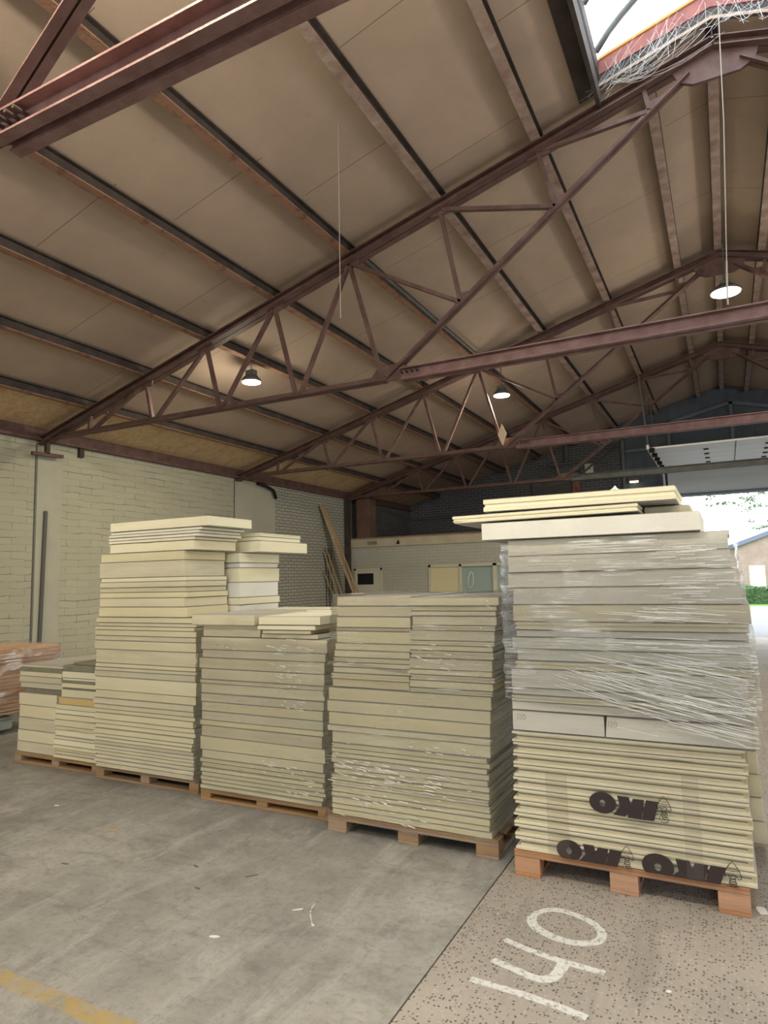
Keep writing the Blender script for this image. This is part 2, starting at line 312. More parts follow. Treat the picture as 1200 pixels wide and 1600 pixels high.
# ------------------------------------------------------------------ mesh helpers
class MB:
    def __init__(s): s.v = []; s.f = []; s.m = []
    def face(s, idx, mi=0): s.f.append(idx); s.m.append(mi)
    def box(s, a, b, mi=0):
        (x0, y0, z0), (x1, y1, z1) = a, b; n = len(s.v)
        s.v += [(x0, y0, z0), (x1, y0, z0), (x1, y1, z0), (x0, y1, z0), (x0, y0, z1), (x1, y0, z1), (x1, y1, z1), (x0, y1, z1)]
        for q in ((0, 3, 2, 1), (4, 5, 6, 7), (0, 1, 5, 4), (1, 2, 6, 5), (2, 3, 7, 6), (3, 0, 4, 7)): s.face([n + i for i in q], mi)
        return s
    def prism(s, poly, y0, y1, axis='Y', mi=0):   # polygon in (a,b), extruded along the axis
        n = len(s.v); k = len(poly)
        def P(a, b, t): return {'Y': (a, t, b), 'X': (t, a, b), 'Z': (a, b, t)}[axis]
        s.v += [P(a, b, y0) for a, b in poly] + [P(a, b, y1) for a, b in poly]
        s.face([n + i for i in range(k)], mi); s.face([n + k + i for i in reversed(range(k))], mi)
        for i in range(k): s.face([n + i, n + k + i, n + k + (i + 1) % k, n + (i + 1) % k], mi)
        return s
    def bar(s, p, q, w_, h_, side=(0, 1, 0), off=(0, 0), mi=0):   # rectangular bar p->q, width along side, height across
        p = Vector(p); q = Vector(q); d = (q - p).normalized(); sd = Vector(side); sd = (sd - d * sd.dot(d)).normalized(); up = d.cross(sd).normalized()
        if up.z < 0: up = -up
        n = len(s.v)
        for c in (p, q):
            c = c + sd * off[0] + up * off[1]
            for a, b in ((-1, -1), (1, -1), (1, 1), (-1, 1)): s.v.append(tuple(c + sd * a * w_ / 2 + up * b * h_ / 2))
        s.face([n, n + 3, n + 2, n + 1], mi); s.face([n + 4, n + 5, n + 6, n + 7], mi)
        for i in range(4): s.face([n + i, n + (i + 1) % 4, n + 4 + (i + 1) % 4, n + 4 + i], mi)
        return s
    def angle_pair(s, p, q, leg, gap=0.012, t=0.01, mi=0):   # two angles back to back, flat legs below
        for sg in (-1, 1):
            s.bar(p, q, leg, t, off=(sg * (leg / 2 + gap / 2), -leg / 2), mi=mi)
            s.bar(p, q, t, leg, off=(sg * (gap / 2 + t / 2), 0), mi=mi)
        return s
    def tube(s, pts, r, n=8, mi=0, cap=True):
        pts = [Vector(p) for p in pts]; base = len(s.v)
        for i, p in enumerate(pts):
            d = (pts[min(i + 1, len(pts) - 1)] - pts[max(i - 1, 0)]).normalized()
            a = d.cross(Vector((0, 0, 1))); a = a if a.length > 1e-3 else Vector((1, 0, 0)); a.normalize(); b = d.cross(a)
            for k in range(n): s.v.append(tuple(p + (a * math.cos(2 * math.pi * k / n) + b * math.sin(2 * math.pi * k / n)) * r))
        for i in range(len(pts) - 1):
            for k in range(n): s.face([base + i * n + k, base + i * n + (k + 1) % n, base + (i + 1) * n + (k + 1) % n, base + (i + 1) * n + k], mi)
        if cap: s.face([base + k for k in range(n)], mi); s.face([base + (len(pts) - 1) * n + k for k in reversed(range(n))], mi)
        return s
    def lathe(s, prof, c, n=32, mi=0):
        base = len(s.v)
        for r, z in prof:
            for k in range(n): s.v.append((c[0] + r * math.cos(2 * math.pi * k / n), c[1] + r * math.sin(2 * math.pi * k / n), c[2] + z))
        for i in range(len(prof) - 1):
            for k in range(n): s.face([base + i * n + k, base + i * n + (k + 1) % n, base + (i + 1) * n + (k + 1) % n, base + (i + 1) * n + k], mi)
        s.face([base + k for k in range(n)], mi); s.face([base + (len(prof) - 1) * n + k for k in reversed(range(n))], mi)
        return s
    def build(s, name, mats, parent=None, bevel=0.0, smooth=False):
        me = bpy.data.meshes.new(name)
        org = Vector((0, 0, 0))
        if parent is not None:
            org = parent.matrix_basis.translation if parent.parent is None else parent.parent.matrix_basis.translation
        me.from_pydata([tuple(Vector(v) - org) for v in s.v], [], s.f)
        for m_ in (mats if isinstance(mats, (list, tuple)) else [mats]): me.materials.append(M[m_])
        for p_, mi in zip(me.polygons, s.m): p_.material_index = mi
        import bmesh
        bm = bmesh.new(); bm.from_mesh(me); bmesh.ops.recalc_face_normals(bm, faces=bm.faces)
        bm.to_mesh(me); bm.free()
        if smooth:
            for p_ in me.polygons: p_.use_smooth = True
        o = bpy.data.objects.new(name, me); COL.objects.link(o)
        if parent is not None: o.parent = parent
        if bevel:
            b = o.modifiers.new('edge', 'BEVEL'); b.width = bevel; b.segments = 2; b.limit_method = 'ANGLE'
        return o
def tag(o, label, cat, group=None, kind=None):
    o['label'] = label; o['category'] = cat
    if group: o['group'] = group
    if kind: o['kind'] = kind
    return o
def thing(name, loc, label, cat, group=None):
    o = bpy.data.objects.new(name, None); COL.objects.link(o); o.location = loc; o.empty_display_size = 0.1
    return tag(o, label, cat, group)
def struct(o, label=None):
    o['kind'] = 'structure'
    if label: o['label'] = label
    return o

# ------------------------------------------------------------------ hall shell
XW, XR, YB, YF, XA, SL = -9.0, 9.4, 19.4, -10.2, 0.2, 0.283
def rz(x):                       # centre height of a truss rafter at x
    return 3.85 + SL * (min(x, 2 * XA - x) - XW)
def cz(x): return rz(x) + 0.20   # underside of the ceiling boards
struct(MB().box((XW - .3, YF - .3, -0.2), (-1.27, YB + .3, 0)).build('floor', 'floor'), 'worn grey concrete floor with tyre scuffs and a faded yellow line')
struct(MB().box((-1.262, YF - .3, -0.2), (XR + .3, YB + .3, 0)).build('floor', 'agg'), 'pebbled aggregate concrete floor strip')
struct(MB().box((-1.27, YF - .3, -0.2), (-1.262, YB + .3, -0.004)).build('trim_1', 'steel_dark'), 'dark joint between the two floor slabs')
# left wall: block wall, plaster panel, fine brick, sooty brick above the office
b = MB(); b.box((XW - .3, YF - .3, 0), (XW, 10.75, 3.9)); struct(b.build('wall_left', 'wall_near'))
b = MB(); b.box((XW - .3, 10.75, 0), (XW, 12.16, 3.9)); struct(b.build('wall_left', 'plaster'))
b = MB(); b.box((XW - .3, 12.16, 0), (XW, 15.2, 3.9)); struct(b.build('wall_left', 'wall_far'))
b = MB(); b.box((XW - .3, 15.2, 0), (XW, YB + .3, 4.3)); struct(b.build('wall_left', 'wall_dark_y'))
b = MB(); b.box((XW - 0.0, 6.30, 0), (XW + 0.012, 6.72, 3.74)); struct(b.build('trim_2', 'plaster'))
b = MB(); b.box((XW - 0.0, 6.265, 0), (XW + 0.010, 6.285, 3.80)); struct(b.build('trim_3', 'darkmetal'))
b = MB(); b.box((XW - 0.0, 10.735, 0), (XW + 0.008, 10.755, 3.84)); struct(b.build('trim_4', 'darkmetal'))
b = MB(); b.box((XW - .3, YF - .3, 3.9), (XW + .03, YB + .3, 4.22)); b.box((XW - .1, YF - .3, 3.86), (XW + .10, YB + .3, 3.90))
struct(b.build('trim_5', 'steel'), 'red oxide steel wall plate on top of the left wall')
b = MB(); b.box((XR, YF - .3, 0), (XR + .3, 2.0, 4.2)); b.box((XR, 8.0, 0), (XR + .3, YB + .3, 4.2)); b.box((XR, 2.0, 3.9), (XR + .3, 8.0, 4.2)); struct(b.build('wall_right', 'wall_near'))  # unseen gateway opening added to let daylight onto the stacks
# back wall: sooty brick on the left, dark cladding with a doorway on the right
gx0, gx1, gz = -1.25, 3.85, 3.74
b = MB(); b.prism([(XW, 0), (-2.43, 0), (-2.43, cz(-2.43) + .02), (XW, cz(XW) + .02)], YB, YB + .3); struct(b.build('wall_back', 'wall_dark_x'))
b = MB(); b.prism([(-2.43, 0), (gx0, 0), (gx0, cz(gx0) + .02), (-2.43, cz(-2.43) + .02)], YB + .05, YB + .3)
b.prism([(gx0, gz), (gx1, gz), (gx1, cz(gx1) + .02), (XA, cz(XA) + .02), (gx0, cz(gx0) + .02)], YB + .05, YB + .3)
b.prism([(gx1, 0), (XR, 0), (XR, cz(XR) + .02), (gx1, cz(gx1) + .02)], YB + .05, YB + .3)
x = -2.4
while x < 7.0:                    # raised ribs of the cladding
    if x < gx0 or x > gx1: b.box((x, YB + .03, 0.02), (x + .04, YB + .05, cz(x) - .1))
    else: b.box((x, YB + .03, gz + .02), (x + .04, YB + .05, cz(x) - .1))
    x += .3
struct(b.build('wall_back', 'cladding'))
# front wall behind the camera, with an unseen wide gateway added to light the hall from behind
b = MB(); b.prism([(XW, 0), (-3.5, 0), (-3.5, 4.2), (4.5, 4.2), (4.5, 0), (XR, 0), (XR, cz(XR)), (XA, cz(XA)), (XW, cz(XW))], YF - .3, YF); struct(b.build('wall_front', 'wall_near'))
# ceiling: two slopes around the ridge skylight
SX0, SX1, SY0, SY1 = -0.78, 1.18, -10.0, 6.27
def slope(xa, xb, ya, yb, mb, t=.03):
    za, zb = cz(xa), cz(xb)
    mb.prism([(xa, za), (xb, zb), (xb, zb + t), (xa, za + t)], ya, yb)
b = MB(); slope(-7.93, SX0, YF - .3, YB + .3, b); struct(b.build('ceiling', 'ceil'))
b = MB(); slope(SX0, XA, SY1, YB + .3, b); slope(XA, SX1, SY1, YB + .3, b); struct(b.build('ceiling', 'ceil'))
b = MB(); slope(SX1, XR + .3, YF - .3, YB + .3, b); struct(b.build('ceiling', 'ceil'))
b = MB(); slope(XW - .3, -7.93, YF - .3, YB + .3, b); struct(b.build('ceiling', 'osb'), 'lighter OSB boarding strip along the eaves')
b = MB()
for xa, xb in ((XW - .35, SX0), (SX1, XR + .35)):    # weather skin above the boards
    za, zb = cz(xa) + .06, cz(xb) + .06
    b.prism([(xa, za), (xb, zb), (xb, zb + .03), (xa, za + .03)], YF - .35, YB + .35)
struct(b.build('roof', 'steel_dark'))

# skylight kerb, arched bars and clear sheet
sk = thing('ridge_skylight', (0.2, -1.8, 6.6), 'arched ridge skylight with red kerb at top right of the ceiling', 'skylight')
b = MB()
def kerb_x(x0, x1, y0, y1):
    xs = [x0, XA, x1]
    for a, c in ((x0, XA), (XA, x1)):
        b.prism([(a, cz(a) + .12), (c, cz(c) + .12), (c, cz(c) + .26), (a, cz(a) + .26)], y0, y1)
kerb_x(SX0, SX1, SY1, SY1 + .04); b.build('end_kerb', 'tape', sk)
b = MB(); kerb_x(SX0, SX1, SY0 - .04, SY0); b.build('end_kerb', 'tape', sk)
for y0 in (SY1 + .01, SY0 - .04):
    b = MB()
    for a, c in ((SX0, XA), (XA, SX1)): b.prism([(a, cz(a)), (c, cz(c)), (c, cz(c) + .12), (a, cz(a) + .12)], y0, y0 + .03)
    b.build('kerb_gap_shade', 'steel_dark', sk)  # dark strip standing in for the shaded opening under the kerb
b = MB(); b.prism([(SX0 - .20, cz(SX0 - .2) - .03), (SX0 - .03, cz(SX0) - .035), (SX0 - .03, cz(SX0) - .012), (SX0 - .20, cz(SX0 - .2) - .005)], SY0, SY1 + .04); b.build('trimmer_board', 'steel_dark', sk)
for x0 in (SX0 - .04, SX1):
    b = MB(); b.box((x0, SY0 - .04, cz(x0) - .18), (x0 + .04, SY1 + .04, cz(x0) + .27)); b.build('side_kerb', 'steel_dark', sk)
b = MB()
for a, c in ((SX0, XA), (XA, SX1)):
    b.prism([(a, cz(a) + .26), (c, cz(c) + .26), (c, cz(c) + .285), (a, cz(a) + .285)], SY1 - .015, SY1 + .04)
b.build('seal_strip', 'orangestrip', sk)
def arch(t):                      # t 0..1 across the opening
    x = SX0 + (SX1 - SX0) * t
    return x, cz(SX0) + .27 + .62 * math.sin(math.pi * t) ** .85
for y in (6.15, 5.55, 4.3, 3.05, 1.8, .55, -.7, -1.95, -3.2, -4.45, -5.7, -6.95, -8.2, -9.6):
    b = MB(); b.tube([(arch(t / 16)[0], y, arch(t / 16)[1]) for t in range(17)], .030 if y > 6 else .024, 6); b.build('glazing_bar', 'greypipe', sk, smooth=True)
b = MB()
for i in range(16):
    x0, z0 = arch(i / 16); x1, z1 = arch((i + 1) / 16); n = len(b.v)
    b.v += [(x0, SY0, z0 + .03), (x1, SY0, z1 + .03), (x1, SY1, z1 + .03), (x0, SY1, z0 + .03), (x0, SY0, z0 + .034), (x1, SY0, z1 + .034), (x1, SY1, z1 + .034), (x0, SY1, z0 + .034)]
    b.face([n, n + 1, n + 2, n + 3]); b.face([n + 4, n + 5, n + 6, n + 7])
b.build('clear_sheet', 'dome', sk)

# purlins
PX = [-7.93, -6.85, -5.78, -4.70, -3.64, -2.50, -1.42, -0.36]
ordn = ['first', 'second', 'third', 'fourth', 'fifth', 'sixth', 'seventh', 'eighth', 'ninth', 'tenth', 'eleventh', 'twelfth', 'thirteenth', 'fourteenth', 'fifteenth', 'sixteenth', 'seventeenth', 'eighteenth', 'nineteenth', 'twentieth', 'twenty-first', 'twenty-second', 'twenty-third', 'twenty-fourth', 'twenty-fifth', 'twenty-sixth', 'twenty-seventh', 'twenty-eighth', 'twenty-ninth', 'thirtieth', 'thirty-first', 'thirty-second', 'thirty-third', 'thirty-fourth', 'thirty-fifth', 'thirty-sixth']
def purlin(x, ya, yb, label, flip=1):
    z0 = rz(x) + .055; z1 = cz(x) - .002
    o = thing('roof_purlin', (x, ya, z0), label, 'purlin', 'purlins running the length of the roof')
    b = MB(); b.box((x - .006, ya, z0 + .012), (x + .006, yb, z1 + (0.006 if flip > 0 else -0.006))); b.box((x - .05, ya, z1 - .025), (x + .05, yb, z1 - .013)); b.build('web', 'steel_dark', o)
    b = MB()
    ny = max(2, int((yb - ya) / .25))
    for i in range(ny):
        y0 = ya + (yb - ya) * i / ny; y1 = ya + (yb - ya) * (i + 1) / ny
        b.box((x - .05, y0, z0), (x + .05, y1, z0 + .012))
    b.build('bottom_flange', 'flange' if x > -3 else 'flange_dark', o)
    return o
for i, x in enumerate(PX):
    if x > SX0: purlin(x, SY1 + .05, YB, 'pale flaking roof purlin just left of the ridge, starting at the skylight')
    else: purlin(x, YF, YB, 'rust-brown steel roof purlin, %s one up from the left wall' % ordn[i])
purlin(XA, SY1 + .05, YB, 'pale flaking purlin along the ridge line beyond the skylight')
for i, x in enumerate(PX):
    xr = 2 * XA - x
    if xr < SX1: purlin(xr, SY1 + .05, YB, 'pale purlin just right of the ridge beyond the skylight', -1)
    elif xr < 3: purlin(xr, YF, YB, 'roof purlin on the right slope, %s one from the ridge' % ordn[7 - i], -1)

# roof trusses
def truss(y, name, label, third=False, tint='steel'):
    t = thing('roof_truss', (XA, y, 3.9), label, 'roof truss', 'steel roof trusses across the hall')
    zb = 3.90
    for sgn in (1, -1):
        X = lambda x: x if sgn == 1 else 2 * XA - x
        b = MB(); b.angle_pair((X(-9.0), y, rz(-9.0)), (X(XA), y, rz(XA)), .085, .012, .011); b.bar((X(-9.0), y, rz(-9.0)), (X(XA), y, rz(XA)), .17, .011, off=(0, .044)); b.build('rafter', 'steel', t)
        b = MB(); b.angle_pair((X(-9.0), y, zb + .0), (X(-3.2), y, zb), .062, .012, .010); b.build('lower_chord', 'steel', t)
        b = MB(); b.angle_pair((X(-3.2), y, zb), (X(-.02), y, 6.27), .05, .012, .010); b.build('inner_brace', 'steel', t)
        web = [((-7.93, rz(-7.93)), (-7.96, zb)), ((-6.85, rz(-6.85)), (-7.90, zb)), ((-6.85, rz(-6.85)), (-6.72, zb)), ((-5.78, rz(-5.78)), (-6.66, zb)), ((-5.78, rz(-5.78)), (-5.56, zb)),
               ((-4.70, rz(-4.7)), (-5.50, zb)), ((-4.70, rz(-4.7)), (-4.40, zb)), ((-3.64, rz(-3.64)), (-4.33, zb)), ((-3.64, rz(-3.64)), (-3.24, zb)),
               ((-3.64, rz(-3.64)), (-2.30, 4.58)), ((-2.50, rz(-2.5)), (-2.30, 4.58)), ((-2.50, rz(-2.5)), (-1.27, 5.34)), ((-1.42, rz(-1.42)), (-1.27, 5.34)), ((-1.42, rz(-1.42)), (-.36, 6.02)), ((-.40, rz(-.4)), (-.36, 6.03))]
        for (xa, za), (xb, zb_) in web:
            b = MB(); b.bar((X(xa), y - .0, za - .03), (X(xb), y - .0, zb_ + .0), .05, .04); b.build('web_bar', 'steel', t)
        def plate(pts, th=.02):
            b = MB(); b.prism([(X(a), c) for a, c in pts], y - th / 2, y + th / 2); b.build('gusset_plate', 'steel', t)
        for x in (-6.85, -5.78, -4.7, -3.64, -2.5, -1.42):
            z = rz(x); plate([(x - .11, z - .10), (x + .11, z - .10 + .02), (x + .13, z + .02), (x - .13, z - .03)], .026)
        plate([(-3.42, zb - .035), (-2.86, zb - .035), (-2.86, zb + .07), (-3.05, zb + .15), (-3.3, zb + .12)], .03)
        for x, z in ((-2.3, 4.58), (-1.27, 5.34), (-.34, 6.03)): plate([(x - .09, z - .07), (x + .05, z + .02), (x + .09, z + .1), (x - .02, z + .09)], .026)
        plate([(-9.0, 3.80), (-8.55, 3.86), (-8.55, 4.02), (-9.0, 3.98)], .03)
    b = MB(); b.prism([(-.10, 6.20), (.02, 6.14), (.40, 6.14), (.52, 6.20), (.56, 6.33), (XA, 6.47), (-.16, 6.33)], y - .018, y + .018); b.build('ridge_plate', 'steel', t)
    b = MB()
    for s_ in (-1, 1): b.bar((-3.0, y, zb), (2 * XA + 3.0, y, zb), .012, .125, off=(s_ * .022, 0)); b.bar((-3.0, y, zb), (2 * XA + 3.0, y, zb), .06, .012, off=(s_ * .052, -.06)); b.bar((-3.0, y, zb), (2 * XA + 3.0, y, zb), .06, .012, off=(s_ * .052, .06))
    b.build('tie_beam', 'tie' if not third else 'greypipe', t)
    b = MB()
    for k in range(4): b.tube([(-2.98 + k * .06, y - .10, zb + .02), (-2.98 + k * .06, y - .02, zb + .02)], .010, 8)
    b.build('bolts', 'steel_dark', t)['kind'] = 'stuff'
    return t
truss(1.88, 'a', 'nearest red steel roof truss crossing the top left corner')
truss(6.36, 'b', 'red steel roof truss ending at the skylight, above the stacks')
truss(10.83, 'c', 'middle steel roof truss with a cream card on its tie beam')
t3 = truss(15.3, 'd', 'farthest full steel roof truss, above the office front', True)

# gable framing at the back wall
gf = thing('gable_frame', (0.3, YB, 3.8), 'blue-grey steel framing on the dark gable wall above the gateway', 'steel frame')
for p_, q_, nm in (((-2.36, 0), (-2.36, 5.75), 'post'), ((.38, 3.9), (.38, 6.2), 'post'), ((-1.15, 3.9), (-1.15, 5.8), 'post'), ((2.1, 3.9), (2.1, 5.6), 'post'),
                   ((-2.3, 5.1), (3.0, 5.1), 'girt'), ((-2.9, 5.35), (.38, 6.12), 'gable_rafter'), ((.38, 6.12), (3.4, 5.35), 'gable_rafter')):
    b = MB(); b.bar((p_[0], YB - .04, p_[1]), (q_[0], YB - .04, q_[1]), .10, .08); b.build(nm, 'girt', gf)
# beam above the gateway and header panel
b = MB(); b.box((gx0 - .25, YB - .14, 3.74), (gx1 + .25, YB - .01, 3.80)); struct(b.build('trim_6', 'girt'), 'dark frame over the gateway')
b = MB(); b.box((gx0, YB - .10, 3.80), (gx1, YB - .0, 4.42)); struct(b.build('trim_7', 'header'), 'blue-grey header panel over the gateway')
for x in (gx0 - .12, gx1):
    b = MB(); b.box((x, YB - .14, 0), (x + .12, YB - .01, 3.74)); struct(b.build('trim_8' if x < 0 else 'trim_11', 'girt'), 'dark upright at the %s side of the gateway' % ('left' if x < 0 else 'right'))
# overhead sectional gate, run back flat under the roof
od = thing('sectional_gate', (1.3, 16.7, 4.36), 'white sectional overhead gate leaf lying open under the roof', 'overhead door')
ys = [15.15, 15.77, 16.39, 17.01, 17.63, 18.25]
for i in range(5):
    b = MB(); b.box((-1.25, ys[i] + .006, 4.36), (3.85, ys[i + 1] - .006, 4.40)); sec = b.build('door_section', 'door_panel', od, bevel=.004)
b = MB(); b.box((.34, 15.15, 4.352), (.355, 18.25, 4.362)); b.build('centre_seam', 'steel_dark', od)
secs = [c for c in od.children if c.name.startswith('door_section')]
for i in range(1, 5):
    sec = secs[i - 1]
    for x in (-.22, .95, 2.2):
        b = MB(); b.box((x - .05, ys[i] - .035, 4.335), (x + .05, ys[i] + .035, 4.36)); b.build('hinge', 'steel_dark', sec)
for xs_ in (-1.33, 3.90):
    b = MB(); b.box((xs_ - .02, 15.0, 4.34), (xs_ + .03, 18.9, 4.43)); b.tube([(xs_, 18.9, 4.38), (xs_, 19.1, 4.3), (xs_, 19.2, 4.1), (xs_, 19.2, .1)], .03, 6); b.build('guide_rail', 'whiteplastic', od)
for y in ys:
    b = MB(); b.tube([(-1.31, y, 4.33), (-1.20, y, 4.33)], .05, 10); b.build('roller', 'black', od)
for y in (15.2, 17.6):
    b = MB(); b.bar((-1.33, y, 4.42), (-1.45, y, cz(-1.4)), .03, .03, side=(1, 0, 0)); b.build('hanger', 'greypipe', od)
b = MB(); b.tube([(-1.4, 18.95, 4.55), (4.0, 18.95, 4.55)], .045, 12); b.build('torsion_shaft', 'girt', od)

# ------------------------------------------------------------------ office block at the back left
YO = 15.45
b = MB(); ox1 = -2.6
b.box((XW, YO, 0), (-8.84, YO + .12, 2.55)); b.box((-8.84, YO, 1.99), (-8.01, YO + .12, 2.55)); b.box((-8.01, YO, 0), (-6.68, YO + .12, 2.55))
b.box((-6.68, YO, 2.03), (-4.2, YO + .12, 2.55)); b.box((-6.68, YO, 0), (-4.2, YO + .12, .85)); b.box((-4.2, YO, 0), (ox1, YO + .12, 2.55))
b.box((ox1 - .12, YO + .12, 0), (ox1, YB, 2.55))
struct(b.build('wall_office', 'office_wall'))
struct(MB().box((XW, YO - .05, 2.55), (ox1 + .05, YB, 2.77)).build('trim_9', 'fascia'), 'timber fascia and flat roof of the office block')
struct(MB().box((XW, YO - .08, 2.77), (ox1 + .05, YB, 2.80)).build('trim_10', 'flange_dark'), 'thin rusty edge strip on the office roof')
d1 = bpy.data.objects.new('door_1', None); COL.objects.link(d1); d1.location = (-8.42, YO, 0); struct(d1, 'cream office door with a small dark window')
b = MB(); b.box((-8.84, YO - .02, 0), (-8.79, YO + .10, 1.99)); b.box((-8.06, YO - .02, 0), (-8.01, YO + .10, 1.99)); b.box((-8.84, YO - .02, 1.94), (-8.01, YO + .10, 1.99)); b.build('door_frame', 'cream_paint', d1)
b = MB(); b.box((-8.79, YO + .0, 0.01), (-8.06, YO + .05, 1.94)); leaf_ = b.build('door_leaf', 'office_leaf', d1)
b = MB(); b.box((-8.74, YO - .012, 1.57), (-8.27, YO + .0, 1.86)); b.build('door_window', 'black', leaf_)
b = MB(); b.tube([(-8.16, YO - .06, 1.03), (-8.30, YO - .06, 1.03)], .012, 8); b.tube([(-8.16, YO - .06, 1.03), (-8.16, YO + .01, 1.03)], .012, 8); b.build('door_handle', 'greypipe', leaf_)
w1 = bpy.data.objects.new('window_1', None); COL.objects.link(w1); w1.location = (-5.4, YO, .85); struct(w1, 'cream framed office window with blue-green glass')
b = MB()
for x0, x1 in ((-6.68, -6.62), (-5.86, -5.80), (-5.00, -4.90), (-4.28, -4.20)): b.box((x0, YO - .03, .85), (x1, YO + .10, 2.03))
b.box((-6.68, YO - .03, 1.97), (-4.2, YO + .10, 2.03)); b.box((-6.68, YO - .03, .85), (-4.2, YO + .10, .91)); b.build('window_frame', 'cream_paint', w1)
b = MB(); b.box((-6.62, YO + .01, .91), (-5.86, YO + .05, 1.97)); b.build('filled_panel', 'panelboard', w1)
for x0, x1 in ((-5.80, -5.00), (-4.90, -4.28)):
    b = MB(); b.box((x0, YO + .03, .91), (x1, YO + .05, 1.97)); pane_ = b.build('pane', 'glass', w1); first_pane = pane_ if x0 < -5.5 else first_pane
# thin white oval hoop sticker on the glass
b = MB()
for k in range(24):
    a0, a1 = 2 * math.pi * k / 24, 2 * math.pi * (k + 1) / 24; n = len(b.v)
    for a in (a0, a1):
        wd = .010 + .014 * (1 + math.sin(a)) / 2
        for rr in (0, wd): b.v.append((-5.58 + (.075 - rr) * math.cos(a) + .02 * math.sin(a), YO + .026, 1.64 + (.20 - rr) * math.sin(a)))
    for v_ in list(b.v[n:n + 4]): b.v.append((v_[0], v_[1] - .004, v_[2]))
    b.face([n, n + 1, n + 3, n + 2]); b.face([n + 4, n + 6, n + 7, n + 5])
b.build('oval_mark', 'whiteplastic', first_pane)
# box column standing on the office roof
tag(MB().box((-8.78, YO + .05, 2.80), (-8.38, YO + .42, 3.86)).build('box_column', 'brownbox', bevel=.01), 'brown square box column standing on the office roof by the left wall', 'column')
tag(MB().box((-8.98, 15.22, 0.0), (-8.90, 15.38, 3.84)).build('steel_post', 'steel_dark'), 'thin dark steel post where the white wall ends', 'post')
b = MB(); b.box((-8.40, YO - .062, 2.61), (-8.12, YO - .05, 2.70)); tag(b.build('small_sign', 'slab'), 'small grey plate on the office fascia above the door', 'plate')
b = MB(); b.prism([(-7.55, 2.60), (-7.45, 2.60), (-7.49, 2.72)], YO - .07, YO - .052); tag(b.build('fascia_tear', 'black'), 'small dark triangular notch cover on the office fascia', 'flap')

# things on the back wall
es = thing('pictogram_sign', (-3.3, YB, 4.62), 'small pale square pictogram sign on the dark brick back wall', 'sign')
MB().box((-3.42, YB - .03, 4.60), (-3.19, YB - .005, 4.86)).build('sign_plate', 'signcream', es)
b = MB(); b.box((-3.33, YB - .036, 4.71), (-3.27, YB - .03, 4.76)); b.box((-3.36, YB - .036, 4.68), (-3.34, YB - .03, 4.70)); b.box((-3.27, YB - .036, 4.77), (-3.25, YB - .03, 4.79)); b.build('pictogram', 'signgreen', es)
bk = thing('bracket_frame', (-3.9, YB, 5.0), 'pale T-shaped steel bracket hanging on the dark back wall', 'bracket')
b = MB(); b.bar((-3.9, YB - .1, 4.95), (-3.9, YB - .1, 5.65), .06, .08); b.build('hanger_post', 'greypipe', bk)
b = MB(); b.bar((-4.4, YB - .12, 4.90), (-3.35, YB - .12, 4.93), .06, .06); b.build('cross_bar', 'greypipe', bk)
b = MB(); b.bar((-4.2, YB - .1, 4.62), (-4.2, YB - .1, 4.9), .04, .05); b.bar((-3.5, YB - .1, 4.62), (-3.5, YB - .1, 4.92), .04, .05); b.build('drop_leg', 'greypipe', bk)
tag(MB().box((-3.78, YB - .12, 4.02), (-3.58, YB - .0, 4.62)).build('duct_stub', 'flange_dark'), 'rust-brown vertical duct stub on the back wall', 'duct')
pw = thing('wall_cabinet', (-4.2, YB, 4.2), 'low dark wall cabinet with grey front on the back wall', 'cabinet')
MB().box((-4.95, YB - .10, 4.05), (-3.80, YB - .0, 4.48)).build('cabinet_body', 'darkmetal', pw)
MB().box((-4.90, YB - .11, 4.30), (-3.85, YB - .10, 4.44)).build('cabinet_front', 'greypipe', pw)
wl = thing('bulkhead_lamp', (-2.2, YB, 4.25), 'small lit warm lamp beside the gateway, far back', 'lamp')
MB().box((-2.26, YB - .08, 4.22), (-1.96, YB - .0, 4.34)).build('housing', 'greypipe', wl)
MB().box((-2.22, YB - .10, 4.21), (-2.00, YB - .03, 4.25)).build('lens', 'warmlamp', wl)
db = MB(); db.bar((-3.75, 19.2, 4.35), (-2.0, 19.2, 5.75), .05, .05)
tag(db.build('sloping_strut', 'greypipe'), 'thin grey strut sloping across the dark brick back wall', 'strut')

# ------------------------------------------------------------------ lamps
def lamp(x, y, z, r, label, power, top, down=70):
    o = thing('high_bay_lamp', (x, y, z), label, 'lamp', 'round lit high bay lamps under the roof')
    b = MB(); b.lathe([(r * .55, .10), (r, .03), (r, .0), (r * .93, 0.0)], (x, y, z)); b.build('reflector', 'darkmetal', o, smooth=False)
    b = MB(); b.lathe([(r * .92, 0.004), (r * .92, -.012)], (x, y, z)); b.build('lens', 'lamp', o)
    b = MB(); b.box((x - .07, y - .05, z + .10), (x + .07, y + .05, z + .17)); b.build('driver_box', 'greypipe', o, bevel=.006)
    b = MB(); b.tube([(x, y, z + .17), (x, y, top)], .008, 6); b.build('suspension_rod', 'greypipe', o)
    d = bpy.data.lights.new('lamp_light', 'POINT'); d.shadow_soft_size = .11; d.energy = power; d.color = (1.0, 0.89, 0.68)
    l = bpy.data.objects.new('lamp_light', d); COL.objects.link(l); l.location = (0, 0, -.16); l.parent = o
    d2 = bpy.data.lights.new('lamp_beam', 'AREA'); d2.shape = 'DISK'; d2.size = r * 1.8; d2.energy = down; d2.color = (1.0, 0.87, 0.62)
    l2 = bpy.data.objects.new('lamp_beam', d2); COL.objects.link(l2); l2.location = (0, 0, -.02); l2.parent = o
    return o
LP = 28
lamp(-5.87, 7.38, 4.55, .14, 'round lit high bay lamp nearest the left wall', LP, rz(-5.87) + .05)
lamp(-3.32, 11.13, 4.88, .15, 'round lit high bay lamp in the middle, above the cream card', LP, cz(-3.32) - .01)
